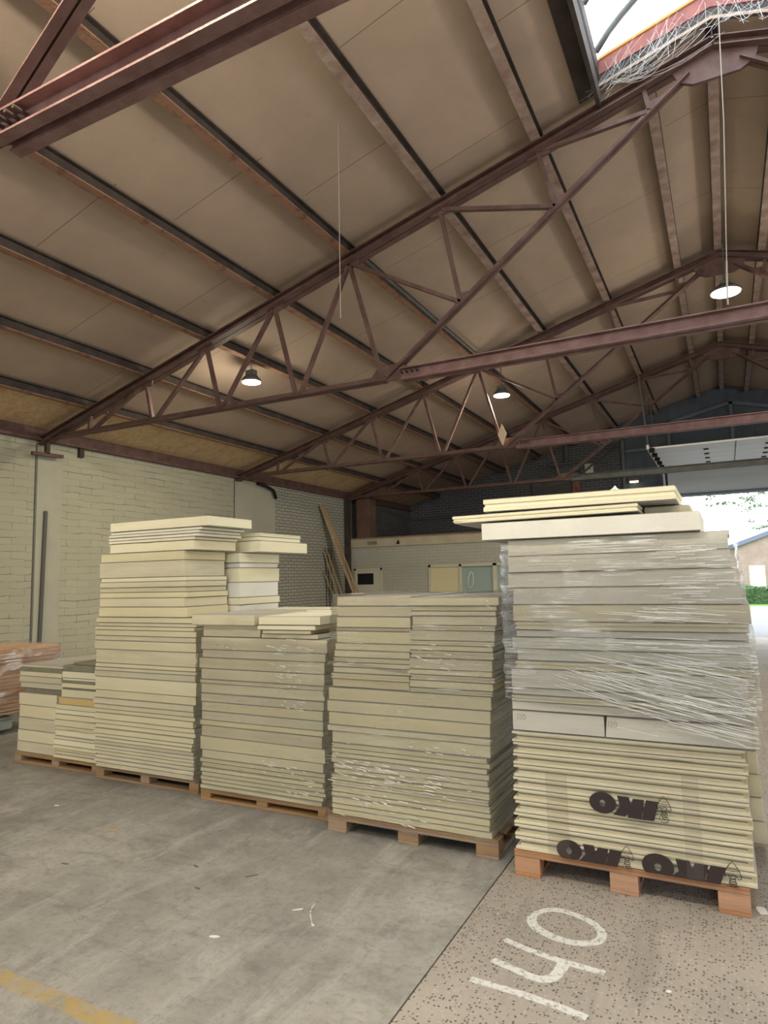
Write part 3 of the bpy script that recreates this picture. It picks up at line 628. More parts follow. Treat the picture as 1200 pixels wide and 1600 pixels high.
lamp(.257, 10.6, 5.76, .21, 'large lit high bay lamp under the ridge at upper right', LP, 6.5)
lamp(-5.5, -1.5, 4.55, .15, 'added unseen fill lamp behind the viewer on the left', 190, cz(-5.5) - .01)  # this and the lamps below are unseen, added to brighten the hall
lamp(-2.2, 1.0, 5.2, .15, 'added unseen fill lamp overhead, in front of the stacks', 260, cz(-2.2) - .01)
lamp(3.2, 1.0, 5.2, .15, 'added unseen fill lamp on the right slope', 190, cz(3.2) - .01)
lamp(4.5, 7.4, 4.6, .15, 'added unseen fill lamp on the far right slope', 190, cz(4.5) - .01)

# ------------------------------------------------------------------ small things on the structure
def bez(p, q, sag, n=10):
    p = Vector(p); q = Vector(q)
    return [tuple(p.lerp(q, i / n) + Vector((0, 0, -sag * 4 * (i / n) * (1 - i / n)))) for i in range(n + 1)]
tag(MB().tube([(-2.85, 4.82, 5.79), (-2.855, 4.82, 3.98)], .003, 5).build('hanging_string', 'rope'), 'thin pale string hanging straight down from the ceiling boards', 'string')
pc = thing('pull_cord', (.2, 6.1, 6.6), 'pale pull cord running from the skylight down to the tie beam', 'cord')
MB().tube([(.262, 6.18, 6.72), (.235, 6.2, 5.6), (.175, 6.2, 4.35)], .0045, 6).build('cord', 'rope', pc)
MB().tube([(.175, 6.2, 4.35), (.165, 6.2, 4.15), (.16, 6.22, 3.97)], .008, 6).build('frayed_end', 'rope', pc)
cd = tag(MB().prism([(-3.225, 4.28), (-3.145, 4.10), (-3.22, 3.90), (-3.30, 4.09)], 10.735, 10.747).build('hanging_card', 'card'), 'cream diamond-shaped card on the middle truss node', 'card')
tb = thing('steel_hanger', (-8.8, 6.36, 3.7), 'dark T-shaped hanger under the truss end at the left wall', 'bracket')
MB().box((-8.90, 6.33, 3.66), (-8.84, 6.39, 3.84)).build('stem', 'steel_dark', tb)
MB().bar((-8.87, 6.12, 3.64), (-8.87, 6.62, 3.66), .06, .05, side=(1, 0, 0)).build('crossbar', 'steel', tb)
tag(MB().tube([(-8.93, 11.45, 3.83), (-8.93, 11.75, 3.80), (-8.93, 12.0, 3.74), (-8.93, 12.1, 3.56)], .035, 8).build('bent_pipe', 'black', smooth=True), 'short bent black pipe at the top of the left wall', 'pipe')
tag(MB().box((XW, 6.98, 3.72), (XW + .06, 7.06, 3.86)).build('wall_clip', 'steel_dark'), 'small dark clip below the wall plate right of the first column line', 'clip')
tag(MB().bar((XW + .02, 6.40, .85), (XW + .02, 6.44, 2.82), .05, .045, side=(0, 1, 0)).build('wall_strip', 'darkmetal'), 'tall thin grey steel strip upright against the left wall', 'steel strip')
b = MB(); b.tube([(-3.5, 6.45, 5.40), (-3.52, 8.0, 5.43), (-3.5, 10.7, 5.42)], .018, 8)
cb = tag(b.build('cable_conduit', 'greypipe'), 'grey cable conduit along the fifth purlin beyond the truss', 'conduit')
# cobwebs around the skylight kerb
b = MB(); R = random.Random(5)
for k in range(95):
    t = R.random(); x0 = SX0 + .05 + t * 1.85; y0 = SY1 - .02 - R.random() * .06
    z0 = cz(x0) + .05 + R.random() * .2
    x1 = x0 - .1 + R.random() * .45 * (1 if R.random() < .6 else -1); y1 = 6.22 + R.random() * .08; z1 = rz(min(max(x1, SX0), SX1)) + .02 + R.random() * .18
    b.tube(bez((x0, y0, z0), (x1, y1 - .03, z1), R.random() * .08, 5), 0.0008 + R.random() * .0010, 3, cap=False)
for k in range(12):
    b.tube(bez((-.70 + R.random() * .1, 6.2, 6.45 - R.random() * .15), (-.2 + R.random() * .5, 6.24, 6.40 + R.random() * .3), .05 + R.random() * .1, 8), .002, 3, cap=False)
tag(b.build('cobweb', 'web'), 'tangled white cobwebs hanging on the red skylight kerb', 'cobweb', kind='stuff')

# ------------------------------------------------------------------ timber pack and planks at the left wall
tp = thing('batten_bundle', (-8.1, 4.0, .25), 'film-wrapped bundle of reddish timber battens by the left wall', 'timber pack')
z = .27; k = 0
while z < .98:
    h = .042
    end = 5.50 + R.random() * .05 + (0.10 if z > .80 else 0) - (.2 if z < .5 else 0)
    for j, x in enumerate((-7.66, -7.84, -8.02, -8.20, -8.38)):
        if j in (1, 2, 3) and .35 < z < .9: continue
        b = MB(); b.box((x, 2.6, z), (x + .14 + (.03 if k % 2 else 0) * R.random(), end + R.random() * .04, z + h - .004)); b.build('batten', 'batten', tp)
    z += h; k += 1
b = MB(); b.box((-8.40, 2.55, .25), (-7.47, 5.48, .26)); b.build('base_sheet', 'batten', tp)
wr = MB(); n = 0
for (x0, y0, x1, y1) in ((-7.475, 2.6, -7.475, 5.62), (-7.475, 5.62, -8.44, 5.62)):
    cols, rows = 24, 14; base = len(wr.v)
    for i in range(cols + 1):
        for j in range(rows + 1):
            t = i / cols; wr.v.append((x0 + (x1 - x0) * t + (R.random() * .012), y0 + (y1 - y0) * t + R.random() * .012, .30 + j / rows * .70))
    for i in range(cols):
        for j in range(rows): q = base + i * (rows + 1) + j; wr.face([q, q + rows + 1, q + rows + 2, q + 1])
wr.build('wrapping_film', 'packfilm', tp, smooth=True)
for kk in range(7):
    b = MB(); z0 = .055 + kk * .02; b.box((-8.45, 2.4, z0), (-7.60 + R.random() * .02, 5.08 + R.random() * .04, z0 + .016))
    tag(b.build('wall_sheet', 'sheet'), 'pale green sheet under the batten bundle, %s from the floor' % ordn[kk], 'sheet', 'green sheets under the batten bundle')
for yy in (2.8, 3.8, 4.8):
    tag(MB().box((-8.45, yy, 0), (-7.62, yy + .09, .052)).build('timber_bearer', 'slab'), 'dark timber bearer under the green sheets, %s' % {2.8: 'near end', 3.8: 'middle one', 4.8: 'far end'}[yy], 'bearer')
for yy in (2.9, 4.0, 4.95):
    tag(MB().box((-8.45, yy, .194), (-7.62, yy + .08, .248)).build('timber_spacer', 'slab'), 'dark timber spacer between green sheets and battens, %s' % {2.9: 'near end', 4.0: 'middle', 4.95: 'far end'}[yy], 'spacer')

def lean(p, q, wdt, th, label, name='timber_plank'):
    b = MB(); b.bar(p, q, th, wdt, side=(1, .12, .5)); return tag(b.build(name, 'plank', bevel=.003), label, 'plank', 'planks leaning on the left wall')
lean((-8.10, 15.05, .04), (-8.96, 13.98, 3.60), .10, .028, 'long raw plank leaning on the left wall, front one of the tall bunch')
lean((-8.14, 15.12, .04), (-8.94, 14.09, 3.56), .09, .028, 'long raw plank leaning on the left wall, middle of the tall bunch')
lean((-8.05, 15.20, .04), (-8.93, 14.18, 3.50), .09, .026, 'long raw plank leaning on the left wall, rear one of the tall bunch')
lean((-8.52, 14.75, .04), (-8.96, 14.14, 2.42), .06, .022, 'short thin plank leaning at the left of the tall planks')
lean((-8.40, 14.90, .04), (-8.95, 14.30, 2.38), .06, .022, 'short thin plank leaning between the other planks')
lean((-8.60, 14.90, .04), (-8.97, 14.10, 1.95), .035, .02, 'thinnest lath leaning at the foot of the left wall')
for yy in (14.28, 14.42, 14.55):
    tag(MB().tube([(-8.97, yy, .02), (-8.975, yy - .06, 2.5)], .010, 6).build('thin_rod', 'steel_dark'), 'thin dark rod upright against the wall, %s of three' % {14.28: 'left', 14.42: 'middle', 14.55: 'right'}[yy], 'rod')

# ------------------------------------------------------------------ pallets
def pallet(x0, y0, rot, wd, dp, label, fresh=False, runner='X', hgt=.125):
    o = thing('wooden_pallet', (x0, y0, 0), label, 'pallet', 'wooden pallets under the board stacks')
    o.rotation_euler.z = 0
    mt = 'pallet_new' if fresh else 'pallet'
    def P(a, c, nm):
        b = MB(); b.box((x0 + a[0], y0 + a[1] + rot * a[0], a[2]), (x0 + c[0], y0 + c[1] + rot * a[0], c[2])); return b.build(nm, mt, o, bevel=.003)
    tb_ = .018; bh = hgt - 3 * tb_ if not fresh else hgt - 2 * tb_
    xs = [0, wd / 2 - .0725, wd - .145]; ysb = [0, dp / 2 - .05, dp - .1]
    if runner == 'X':
        for y in ysb: P((0, y, 0), (wd, y + .1, tb_), 'bottom_board')
    else:
        for x in xs: P((x, 0, 0), (x + .145, dp, tb_), 'bottom_board')
    for x in xs:
        for y in ysb:
            w_ = .145 if not (runner == 'X') else .10
            xx = x + (.145 - w_) * (0 if x == 0 else (.5 if x < wd * .6 else 1))
            P((xx, y + .003, tb_), (xx + w_, y + .1, hgt - 2 * tb_), 'block')
    for y in ysb: P((0, y, hgt - 2 * tb_), (wd, y + .1, hgt - tb_), 'stringer_board')
    nd = 7 if not fresh else 6
    for i in range(nd):
        yy = i * (dp - .11) / (nd - 1); P((0, yy, hgt - tb_), (wd, yy + .11, hgt), 'deck_board')
    return o
pallet(-6.34, 4.29, 0, 1.20, 1.1, 'brown wooden pallet under the two low stacks, farthest left', hgt=.103)
pallet(-5.12, 4.24, 0, 1.20, 1.12, 'brown wooden pallet under the tall unwrapped stack', hgt=.112)
pallet(-3.82, 4.16, 0, 1.20, 1.12, 'brown wooden pallet under the stack with offcuts on top', hgt=.092)
pallet(-2.54, 4.01, 0, 1.21, 1.12, 'stained wooden pallet under the stack split into two columns', runner='Y', hgt=.112)
pallet(-1.19, 3.87, 0, 1.19, 1.15, 'fresh orange-brown pallet under the tallest stack, nearest the viewer', fresh=True, runner='Y', hgt=.142)

# ------------------------------------------------------------------ insulation boards
BR = random.Random(11)
def board(x0, x1, y0, y1, z0, z1, side='cream', top='facer', style=0, label='', group='', rot=0.0, step=.10, jit=.0022, tilt=0.0):
    """one foam board: rings up its edge; style 1/2 = rebated edge with the long lip below/above, 3 = grooved edge"""
    cx, cy = (x0 + x1) / 2, (y0 + y1) / 2; hx, hy = (x1 - x0) / 2, (y1 - y0) / 2; t = z1 - z0 - .0012
    per = []
    nx = max(2, int(2 * hx / step)); ny = max(2, int(2 * hy / step))
    for i in range(nx): per.append((-hx + 2 * hx * i / nx, -hy))
    for i in range(ny): per.append((hx, -hy + 2 * hy * i / ny))
    for i in range(nx): per.append((hx - 2 * hx * i / nx, hy))
    for i in range(ny): per.append((-hx, hy - 2 * hy * i / ny))
    e = min(.0036, t * .14); lip = .022
    if style == 0: prof = [(0, e), (e, 0), (t - e, 0), (t, e)]
    elif style == 1: prof = [(0, e), (e * .8, 0), (t * .45, 0), (t * .5, .004), (t * .52, lip), (t - e, lip), (t, lip + e)]
    elif style == 2: prof = [(0, lip + e), (e, lip), (t * .48, lip), (t * .5, .004), (t * .55, 0), (t - e * .6, 0), (t, e)]
    else: prof = [(0, e), (e, 0), (t * .36, 0), (t * .42, .007), (t * .58, .007), (t * .64, 0), (t - e, 0), (t, e)]
    jx = [(BR.uniform(-jit, jit), BR.uniform(-jit, jit)) for _ in per]
    chip = {}
    for _ in range(BR.choice((0, 1, 1, 2))): chip[BR.randrange(len(per))] = (BR.uniform(.004, .012), BR.choice((0, 1)))
    ca, sa = math.cos(rot), math.sin(rot)
    v = []; f = []; mi = []
    for k, (zz, ins) in enumerate(prof):
        for i, (px, py) in enumerate(per):
            a = ins
            if i in chip and ((k >= len(prof) - 2) if chip[i][1] else (k <= 1)): a += chip[i][0]
            sx = (hx - a) / hx; sy = (hy - a) / hy
            X, Y = px * sx + jx[i][0], py * sy + jx[i][1]
            v.append((X * ca - Y * sa, X * sa + Y * ca, zz + tilt * (X + hx)))
    n = len(per)
    for k in range(len(prof) - 1):
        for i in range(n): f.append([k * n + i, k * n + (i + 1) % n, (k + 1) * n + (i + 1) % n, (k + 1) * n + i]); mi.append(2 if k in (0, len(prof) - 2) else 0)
    f.append(list(reversed(range(n)))); mi.append(1)
    f.append([(len(prof) - 1) * n + i for i in range(n)]); mi.append(1)
    me = bpy.data.meshes.new('insulation_board'); me.from_pydata(v, [], f)
    me.materials.append(M[side]); me.materials.append(M[top]); me.materials.append(M['facer_edge_shade'])
    for p_, q in zip(me.polygons, mi): p_.material_index = q
    o = bpy.data.objects.new('insulation_board', me); COL.objects.link(o); o.location = (cx, cy, z0 + .0006)
    if label: tag(o, label, 'insulation board', group)
    return o
def interp(tab, z):
    if z <= tab[0][0]: return tab[0][1]
    for (a, va), (b_, vb) in zip(tab, tab[1:]):
        if z <= b_: return va + (vb - va) * (z - a) / (b_ - a)
    return tab[-1][1]
def column(zs, lx, rx, y0, y1, where, group, sides=('cream',), styles=None, jx=.010, jy=.011, offs={}, special={}, tops='facer', start=0, total=None, rot=.004):
    """zs from top to bottom; every layer is a board of its own"""
    n = len(zs) - 1
    for i in range(n):
        zt, zb = zs[i], zs[i + 1]; zc = (zt + zb) / 2; th = zt - zb
        s = special.get(i, BR.choice(sides)); st = styles(i, th) if styles else (3 if (th < .05 and BR.random() < .3) else 0)
        dx0, dx1, dy = offs.get(i, (0, 0, 0))
        look = {'cream': 'cream', 'creamlight': 'pale cream', 'creamgrey': 'soiled cream', 'white': 'white', 'coldlit_foam': 'greyish cream', 'orange': 'orange-yellow', 'slab': 'dark grey-green'}[s]
        thick = 'thick' if th > .07 else ('thin' if th < .042 else 'medium')
        board(interp(lx, zc) + BR.uniform(-jx, jx) + dx0, interp(rx, zc) + BR.uniform(-jx, jx) + dx1, y0 + BR.uniform(-jy, jy) + dy, y1 + BR.uniform(-jy, jy),
              zb, zt, s, 'slab' if s == 'slab' else tops, st, '%s %s board, %s from top %s' % (thick, look, ordn[start + i], where), group, rot=BR.uniform(-rot, rot))

# low pair of stacks on the leftmost pallet
column([0.94, 0.915, 0.877, 0.83, 0.773, 0.716, 0.669, 0.551, 0.432, 0.314, 0.205, 0.105], [(0, -6.30), (1, -6.28)], [(0, -5.745), (.66, -5.735), (.67, -5.67), (1, -5.655)], 4.29, 5.35,
       'in left column of the leftmost pallet', 'boards in the left low column', ('cream', 'cream', 'creamgrey'), special={0: 'creamgrey', 1: 'slab', 5: 'slab', 6: 'cream'}, offs={5: (.05, -.02, .02)}, jx=.006)
column([0.985, 0.958, 0.905, 0.843, 0.819, 0.799, 0.754, 0.739, 0.665, 0.598, 0.551, 0.507, 0.457, 0.398, 0.364, 0.305, 0.28, 0.226, 0.191, 0.165, 0.138, 0.105], [(0, -5.725), (.62, -5.715), (.64, -5.63), (1, -5.63)], [(0, -5.15), (.6, -5.13), (1, -5.14)], 4.27, 5.33,
       'in right column of the leftmost pallet', 'boards in the right low column', ('cream', 'cream', 'creamlight'), special={0: 'slab', 1: 'slab', 4: 'slab', 6: 'slab', 8: 'orange'}, offs={0: (.10, 0, .03)}, jx=.006)
# tall unwrapped stack
column([2.258, 2.173], [(0, -4.94)], [(0, -3.78)], 4.20, 4.76, 'of the tall unwrapped stack, topmost', 'boards of the tall unwrapped stack', ('creamlight',), jx=.002)
column([2.171, 2.145, 2.119, 2.092, 2.065, 1.981], [(0, -4.99), (2.2, -4.95)], [(0, -3.95), (2.06, -3.95), (2.15, -3.86)], 4.20, 4.74, 'of the tall unwrapped stack front', 'boards of the tall unwrapped stack', ('creamlight', 'white'), start=1, jx=.012)
column([1.979, 1.9, 1.76, 1.722, 1.673, 1.631, 1.582, 1.505, 1.417], [(1.4, -5.07), (1.98, -5.06)], [(1.4, -4.02), (1.98, -4.06)], 4.20, 4.72, 'of the tall unwrapped stack front', 'boards of the tall unwrapped stack', ('creamlight', 'cream', 'creamgrey'), start=6, jx=.012, special={1: 'creamgrey'})
zs_low = [1.415, 1.367, 1.335, 1.303, 1.253, 1.21, 1.132, 1.01, 0.975, 0.945, 0.892, 0.775, 0.705, 0.653, 0.613, 0.578, 0.522, 0.484, 0.444, 0.398, 0.367, 0.336, 0.306, 0.277, 0.246, 0.216, 0.185, 0.152, .114]
nl = len(zs_low) - 1
for i in range(nl):
    zc = (zs_low[i] + zs_low[i + 1]) / 2; th = zs_low[i] - zs_low[i + 1]; s = BR.choice(('cream', 'cream', 'creamgrey'))
    board(interp([(0, -5.08), (1.15, -5.12), (1.4, -5.09)], zc) + BR.uniform(-.012, .012), interp([(0, -3.94), (.5, -3.93), (1.18, -3.90), (1.4, -3.95)], zc) + BR.uniform(-.014, .014), 4.20 + BR.uniform(-.01, .01), 5.30, zs_low[i + 1], zs_low[i], s, 'facer', 3 if (th < .04 and i % 3 == 0) else 0,
          '%s %s board, %s from the pallet up in the tall unwrapped stack' % ('thick' if th > .07 else 'thin' if th < .042 else 'medium', 'cream' if s == 'cream' else 'soiled cream', ordn[nl - 1 - i]), 'boards of the tall unwrapped stack', rot=BR.uniform(-.004, .004))
column([2.148, 2.113, 2.075], [(0, -4.90)], [(0, -3.76)], 4.84, 5.50, 'of the rear part of the tall unwrapped stack', 'rear boards of the tall unwrapped stack', ('creamlight',), jx=.01)
column([2.074, 1.970], [(0, -4.90)], [(0, -3.74)], 4.84, 5.58, 'of the rear part of the tall unwrapped stack', 'rear boards of the tall unwrapped stack', ('creamlight',), start=2, jx=.002)
column([1.968, 1.878, 1.832, 1.70, 1.562, 1.496, 1.417], [(0, -5.02)], [(0, -3.93)], 4.77, 5.36, 'of the rear part of the tall unwrapped stack', 'rear boards of the tall unwrapped stack', ('white', 'creamlight'), start=3, jx=.006)
# stack with offcuts on top
G3 = 'boards of the stack with offcuts on top'
board(-3.84, -3.215, 4.07, 4.78, 1.368, 1.453, 'creamgrey', 'facer', 0, 'thick grey-topped board, upper left of the stack with offcuts, overhanging', G3)
board(-3.79, -3.22, 4.15, 4.75, 1.272, 1.366, 'creamgrey', 'facer', 0, 'thick shaded board below the overhanging grey-topped board', G3)
board(-3.20, -2.665, 4.10, 4.72, 1.375, 1.440, 'creamlight', 'facer_cream', 0, 'pale cream offcut, topmost at right on the offcut stack', G3, rot=.05)
board(-3.21, -2.70, 4.10, 4.70, 1.337, 1.373, 'creamlight', 'facer_cream', 0, 'pale cream offcut, second at upper right of the offcut stack', G3, rot=.03)
board(-3.17, -2.74, 4.11, 4.70, 1.308, 1.336, 'creamgrey', 'facer', 0, 'thin soiled offcut, third at upper right of the offcut stack', G3, rot=.03)
board(-3.19, -2.68, 4.13, 4.72, 1.272, 1.307, 'creamgrey', 'facer', 0, 'thin soiled offcut, lowest at upper right of the offcut stack', G3, rot=.0)
board(-3.80, -2.45, 4.82, 5.30, 1.405, 1.455, 'creamlight', 'facer_cream', 0, 'pale cream board lying at the back of the offcut stack, upper one', G3, rot=.02)
board(-3.82, -2.48, 4.80, 5.32, 1.345, 1.403, 'creamlight', 'facer_cream', 0, 'pale cream board at the back of the offcut stack, lower one', G3, rot=.01)
board(-3.80, -2.60, 4.79, 5.30, 1.272, 1.343, 'cream', 'facer_cream', 0, 'cream board at the back of the offcut stack, under the pale pair', G3)
column([1.27, 1.17, 1.106, 1.022, 0.938, 0.906, 0.828, 0.763, 0.691, 0.623, 0.58, 0.496, 0.392, 0.325, 0.292, 0.257, 0.225, 0.19, 0.157, 0.126, 0.094], [(0, -3.80), (1.3, -3.79)], [(0, -2.66), (1.3, -2.63)], 4.14, 5.28,
       'of the film-wrapped offcut stack', G3, ('creamgrey', 'cream'), start=2, offs={2: (-.03, 0, -.01), 0: (0, .03, 0)}, jx=.013)
# stack split in two columns on top
G4 = 'boards of the wrapped stack split in two columns'
column([1.585, 1.519, 1.446, 1.373, 1.349, 1.264, 1.215, 1.167, 1.135, 1.102, 1.061, 1.021, 0.963], [(.96, -2.50), (1.1, -2.485), (1.58, -2.43)], [(.96, -1.90), (1.58, -1.87)], 4.02, 5.10, 'in upper left column of the split stack', G4, ('creamgrey', 'cream'), jx=.007, special={0: 'creamgrey', 1: 'creamgrey'})
column([1.575, 1.52, 1.487, 1.456, 1.395, 1.363, 1.297, 1.267, 1.233, 1.184, 1.115, 1.079, 1.042, 0.994, 0.963], [(.96, -1.895), (1.58, -1.855)], [(.96, -1.325), (1.25, -1.315), (1.58, -1.265)], 4.00, 5.08, 'in upper right column of the split stack', G4, ('creamgrey', 'cream'), jx=.008)
column([0.961, 0.875, 0.795, 0.71, 0.668, 0.589, 0.558, 0.526, 0.493, 0.457, 0.419, 0.382, 0.344, 0.307, 0.263, 0.232, 0.189, 0.154, 0.114], [(0, -2.50), (.5, -2.49), (.9, -2.53)], [(0, -1.375), (.5, -1.38), (.95, -1.345)], 4.01, 5.10, 'of the broad lower part of the split stack', G4, ('creamgrey', 'cream'), jx=.010, offs={3: (-.01, 0, 0)})
# tallest stack
G5 = 'boards of the tallest stack'
column([1.915, 1.817, 1.721, 1.63, 1.532, 1.434, 1.387, 1.345, 1.278, 1.209, 1.165, 1.055, 1.012, 0.975, 0.924], [(.9, -1.17), (1.3, -1.13), (1.9, -1.16)], [(.9, .045), (1.1, .05), (1.2, .08), (1.45, .085), (1.55, .05), (1.9, .025)], 3.87, 4.98, 'of the wrapped part of the tallest stack', G5, ('coldlit_foam', 'coldlit_foam', 'creamgrey'), start=0, jx=.014, special={0: 'coldlit_foam', 1: 'coldlit_foam', 2: 'coldlit_foam', 3: 'coldlit_foam'}, offs={4: (0, .03, 0), 7: (-.02, 0, 0)})
board(-1.165, -.652, 3.87, 4.46, .809, .922, 'coldlit_foam', 'facer', 0, 'thick board with faint writing, left of the pair in the tallest stack', G5)
board(-.648, .055, 3.87, 4.46, .809, .922, 'coldlit_foam', 'facer', 0, 'thick board with faint writing, right of the pair in the tallest stack', G5)
lowz = [0.806, 0.744, 0.681, 0.618, 0.549, 0.484, 0.418, 0.35, 0.288, 0.22, 0.1435]
for i in range(10):
    zt, zb = lowz[i], lowz[i + 1]; zm = (zt + zb) / 2
    jl = BR.uniform(-.006, .006); jr = BR.uniform(-.006, .006); jy = BR.uniform(-.004, .004)
    # the lips of neighbouring pairs meet, so the ledge stands out and the middle lies back
    board(-1.175 + jl, .03 + jr, 3.865 + jy, 4.46, zm, zt, 'creamgrey', 'facer', 2, 'rebated cream board, %s pair from top below the seam, upper board, tallest stack' % ordn[i], 'rebated boards at the base of the tallest stack', jit=.0012)
    board(-1.175 + jl, .03 + jr, 3.865 + jy, 4.46, zb, zm, 'creamgrey', 'facer', 1, 'rebated cream board, %s pair from top below the seam, lower board, tallest stack' % ordn[i], 'rebated boards at the base of the tallest stack', jit=.0012)
column([.922, .80, .66, .53, .40, .27, .1435], [(0, -1.12)], [(0, .10), (.3, .10), (.9, .07)], 4.50, 5.02, 'of the rear row in the tallest stack', 'rear boards at the base of the tallest stack', ('creamgrey',), jx=.012)
# loose boards on top of the tallest stack
board(-1.305, -.105, 3.84, 4.45, 1.918, 2.024, 'white', 'facer', 0, 'thick grey-white slab lying across the top of the tallest stack', 'loose boards on the tallest stack', rot=-.004)
board(-1.49, -.41, 3.84, 4.42, 2.030, 2.078, 'creamlight', 'facer', 3, 'long pale grooved board sticking out left on the tallest stack', 'loose boards on the tallest stack', tilt=.008)
board(-.40, -.16, 4.10, 4.62, 2.028, 2.084, 'creamgrey', 'facer', 0, 'grey offcut tucked under the topmost board of the tallest stack', 'loose boards on the tallest stack')
board(-1.29, -.215, 3.84, 4.46, 2.090, 2.168, 'creamlight', 'facer', 3, 'topmost pale grooved board of the tallest stack', 'loose boards on the tallest stack')
board(-.6, .03, 4.5, 5.0, 1.918, 1.95, 'creamgrey', 'facer', 0, 'thin board behind the thick slab on the tallest stack', 'loose boards on the tallest stack')

# ------------------------------------------------------------------ stretch film
def sleeve(name, label, lx, rx, y0, y1, z0, z1, mtl, amp=.010, skew=0.0, top=False, seed=1, glint_folds=(), fr_=.0016):
    r_ = random.Random(seed); b = MB()
    nz = int((z1 - z0) / .022); cols = []
    def outline(z):
        a, c = lx(z) - .016, rx(z) + .016; pts = []
        for i in range(44): pts.append((a + (c - a) * i / 44, y0 - .014))
        for i in range(20): pts.append((c, y0 - .014 + (y1 - y0 + .02) * i / 20))
        for i in range(12): pts.append((c - (c - a) * i / 12, y1 + .01))
        for i in range(12): pts.append((a, y1 + .01 - (y1 - y0 + .02) * i / 12))
        return pts
    ph = [r_.uniform(0, 6.28) for _ in range(8)]
    n = len(outline(z0))
    for j in range(nz + 1):
        t = j / nz
        for i, (x, y) in enumerate(outline(z0 + (z1 - z0) * t)):
            zlow = z0 + skew * min(max((x - lx(z0)) / (rx(z0) - lx(z0)), 0), 1); z = zlow + (z1 - zlow) * t
            d = amp * .5 * (math.sin(31 * z + 2.3 * x + ph[0]) * math.sin(9 * z - 3 * x + ph[1]) + .6 * math.sin(75 * z + 9 * x + ph[2])) + r_.uniform(-.0015, .0015)
            dx = -1 if x < lx(z) else (1 if x > rx(z) else 0); dy = -1 if y < y0 - .005 else (1 if y > y1 else 0)
            zz = z + (.012 * math.sin(7 * x + ph[3]) if t in (0, 1) else 0)
            b.v.append((x + dx * max(d, -.006), y + dy * max(d, -.006), zz))
    for j in range(nz):
        for i in range(n): b.face([j * n + i, j * n + (i + 1) % n, (j + 1) * n + (i + 1) % n, (j + 1) * n + i])
    if top:
        c0 = len(b.v); b.v.append(((lx(z1) + rx(z1)) / 2, (y0 + y1) / 2, z1 + .006))
        for i in range(n): b.face([nz * n + i, nz * n + (i + 1) % n, c0])
    for (cx, czz, sx, sz, cnt, ln, slp) in glint_folds:      # taut little folds in near-white, painting glints onto the film
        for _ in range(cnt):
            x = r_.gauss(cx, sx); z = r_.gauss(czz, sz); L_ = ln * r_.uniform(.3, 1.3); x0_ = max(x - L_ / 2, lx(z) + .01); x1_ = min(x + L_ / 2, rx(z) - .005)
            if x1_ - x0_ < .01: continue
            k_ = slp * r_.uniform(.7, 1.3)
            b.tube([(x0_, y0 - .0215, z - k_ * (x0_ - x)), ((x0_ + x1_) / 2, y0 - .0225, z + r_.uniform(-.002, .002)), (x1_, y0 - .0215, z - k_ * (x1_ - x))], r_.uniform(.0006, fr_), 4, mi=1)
    o = b.build(name, [mtl, 'glint_fold'], smooth=True)
    return tag(o, label, 'stretch film', 'clear stretch film around the stacks')
sleeve('stretch_film', 'clear stretch film wound around the stack with offcuts on top', lambda z: -3.82, lambda z: -2.63, 4.13, 5.30, .11, 1.262, 'film', seed=3, fr_=.0032, glint_folds=((-2.95, 1.2, .09, .03, 16, .07, .12), (-2.95, 1.0, .08, .07, 34, .05, .25), (-2.85, .80, .06, .03, 14, .04, .1), (-3.1, .34, .18, .03, 22, .04, .15), (-2.8, .22, .08, .06, 20, .04, .2), (-3.5, 1.2, .12, .03, 5, .03, .1)))
sleeve('stretch_film', 'glossy stretch film over the stack split in two columns', lambda z: -2.52 + max(0, z - .95) * .12, lambda z: -1.36 + max(0, z - .9) * .13, 3.995, 5.12, .09, 1.59, 'film3', amp=.012, top=True, seed=5, fr_=.0034, glint_folds=((-1.72, 1.22, .07, .06, 22, .05, .1), (-2.2, .42, .16, .05, 60, .06, .12), (-1.75, .40, .16, .05, 40, .07, .1), (-2.1, .22, .15, .04, 30, .05, .15), (-2.38, 1.13, .06, .01, 10, .06, .05), (-1.9, .62, .3, .03, 12, .04, .1), (-1.3, 1.3, .03, .15, 24, .03, .4)))
sleeve('stretch_film', 'streaky stretch film around the upper part of the tallest stack', lambda z: -1.18, lambda z: .095 - max(0, z - 1.4) * .12, 3.855, 5.0, 1.02, 1.90, 'film2', amp=.012, skew=-.22, seed=9, fr_=.0018, glint_folds=((-.18, 1.80, .07, .03, 22, .16, -.02), (-.22, 1.62, .10, .04, 30, .18, .0), (-.28, 1.47, .14, .03, 40, .22, .06), (-.35, 1.33, .2, .02, 20, .3, .03), (-.30, 1.17, .20, .045, 60, .38, .16), (-.65, 1.13, .12, .035, 24, .22, .30), (-.25, 1.02, .22, .035, 50, .4, .20), (-.1, .90, .12, .03, 24, .3, .2), (.03, 1.15, .03, .1, 20, .05, .3)))
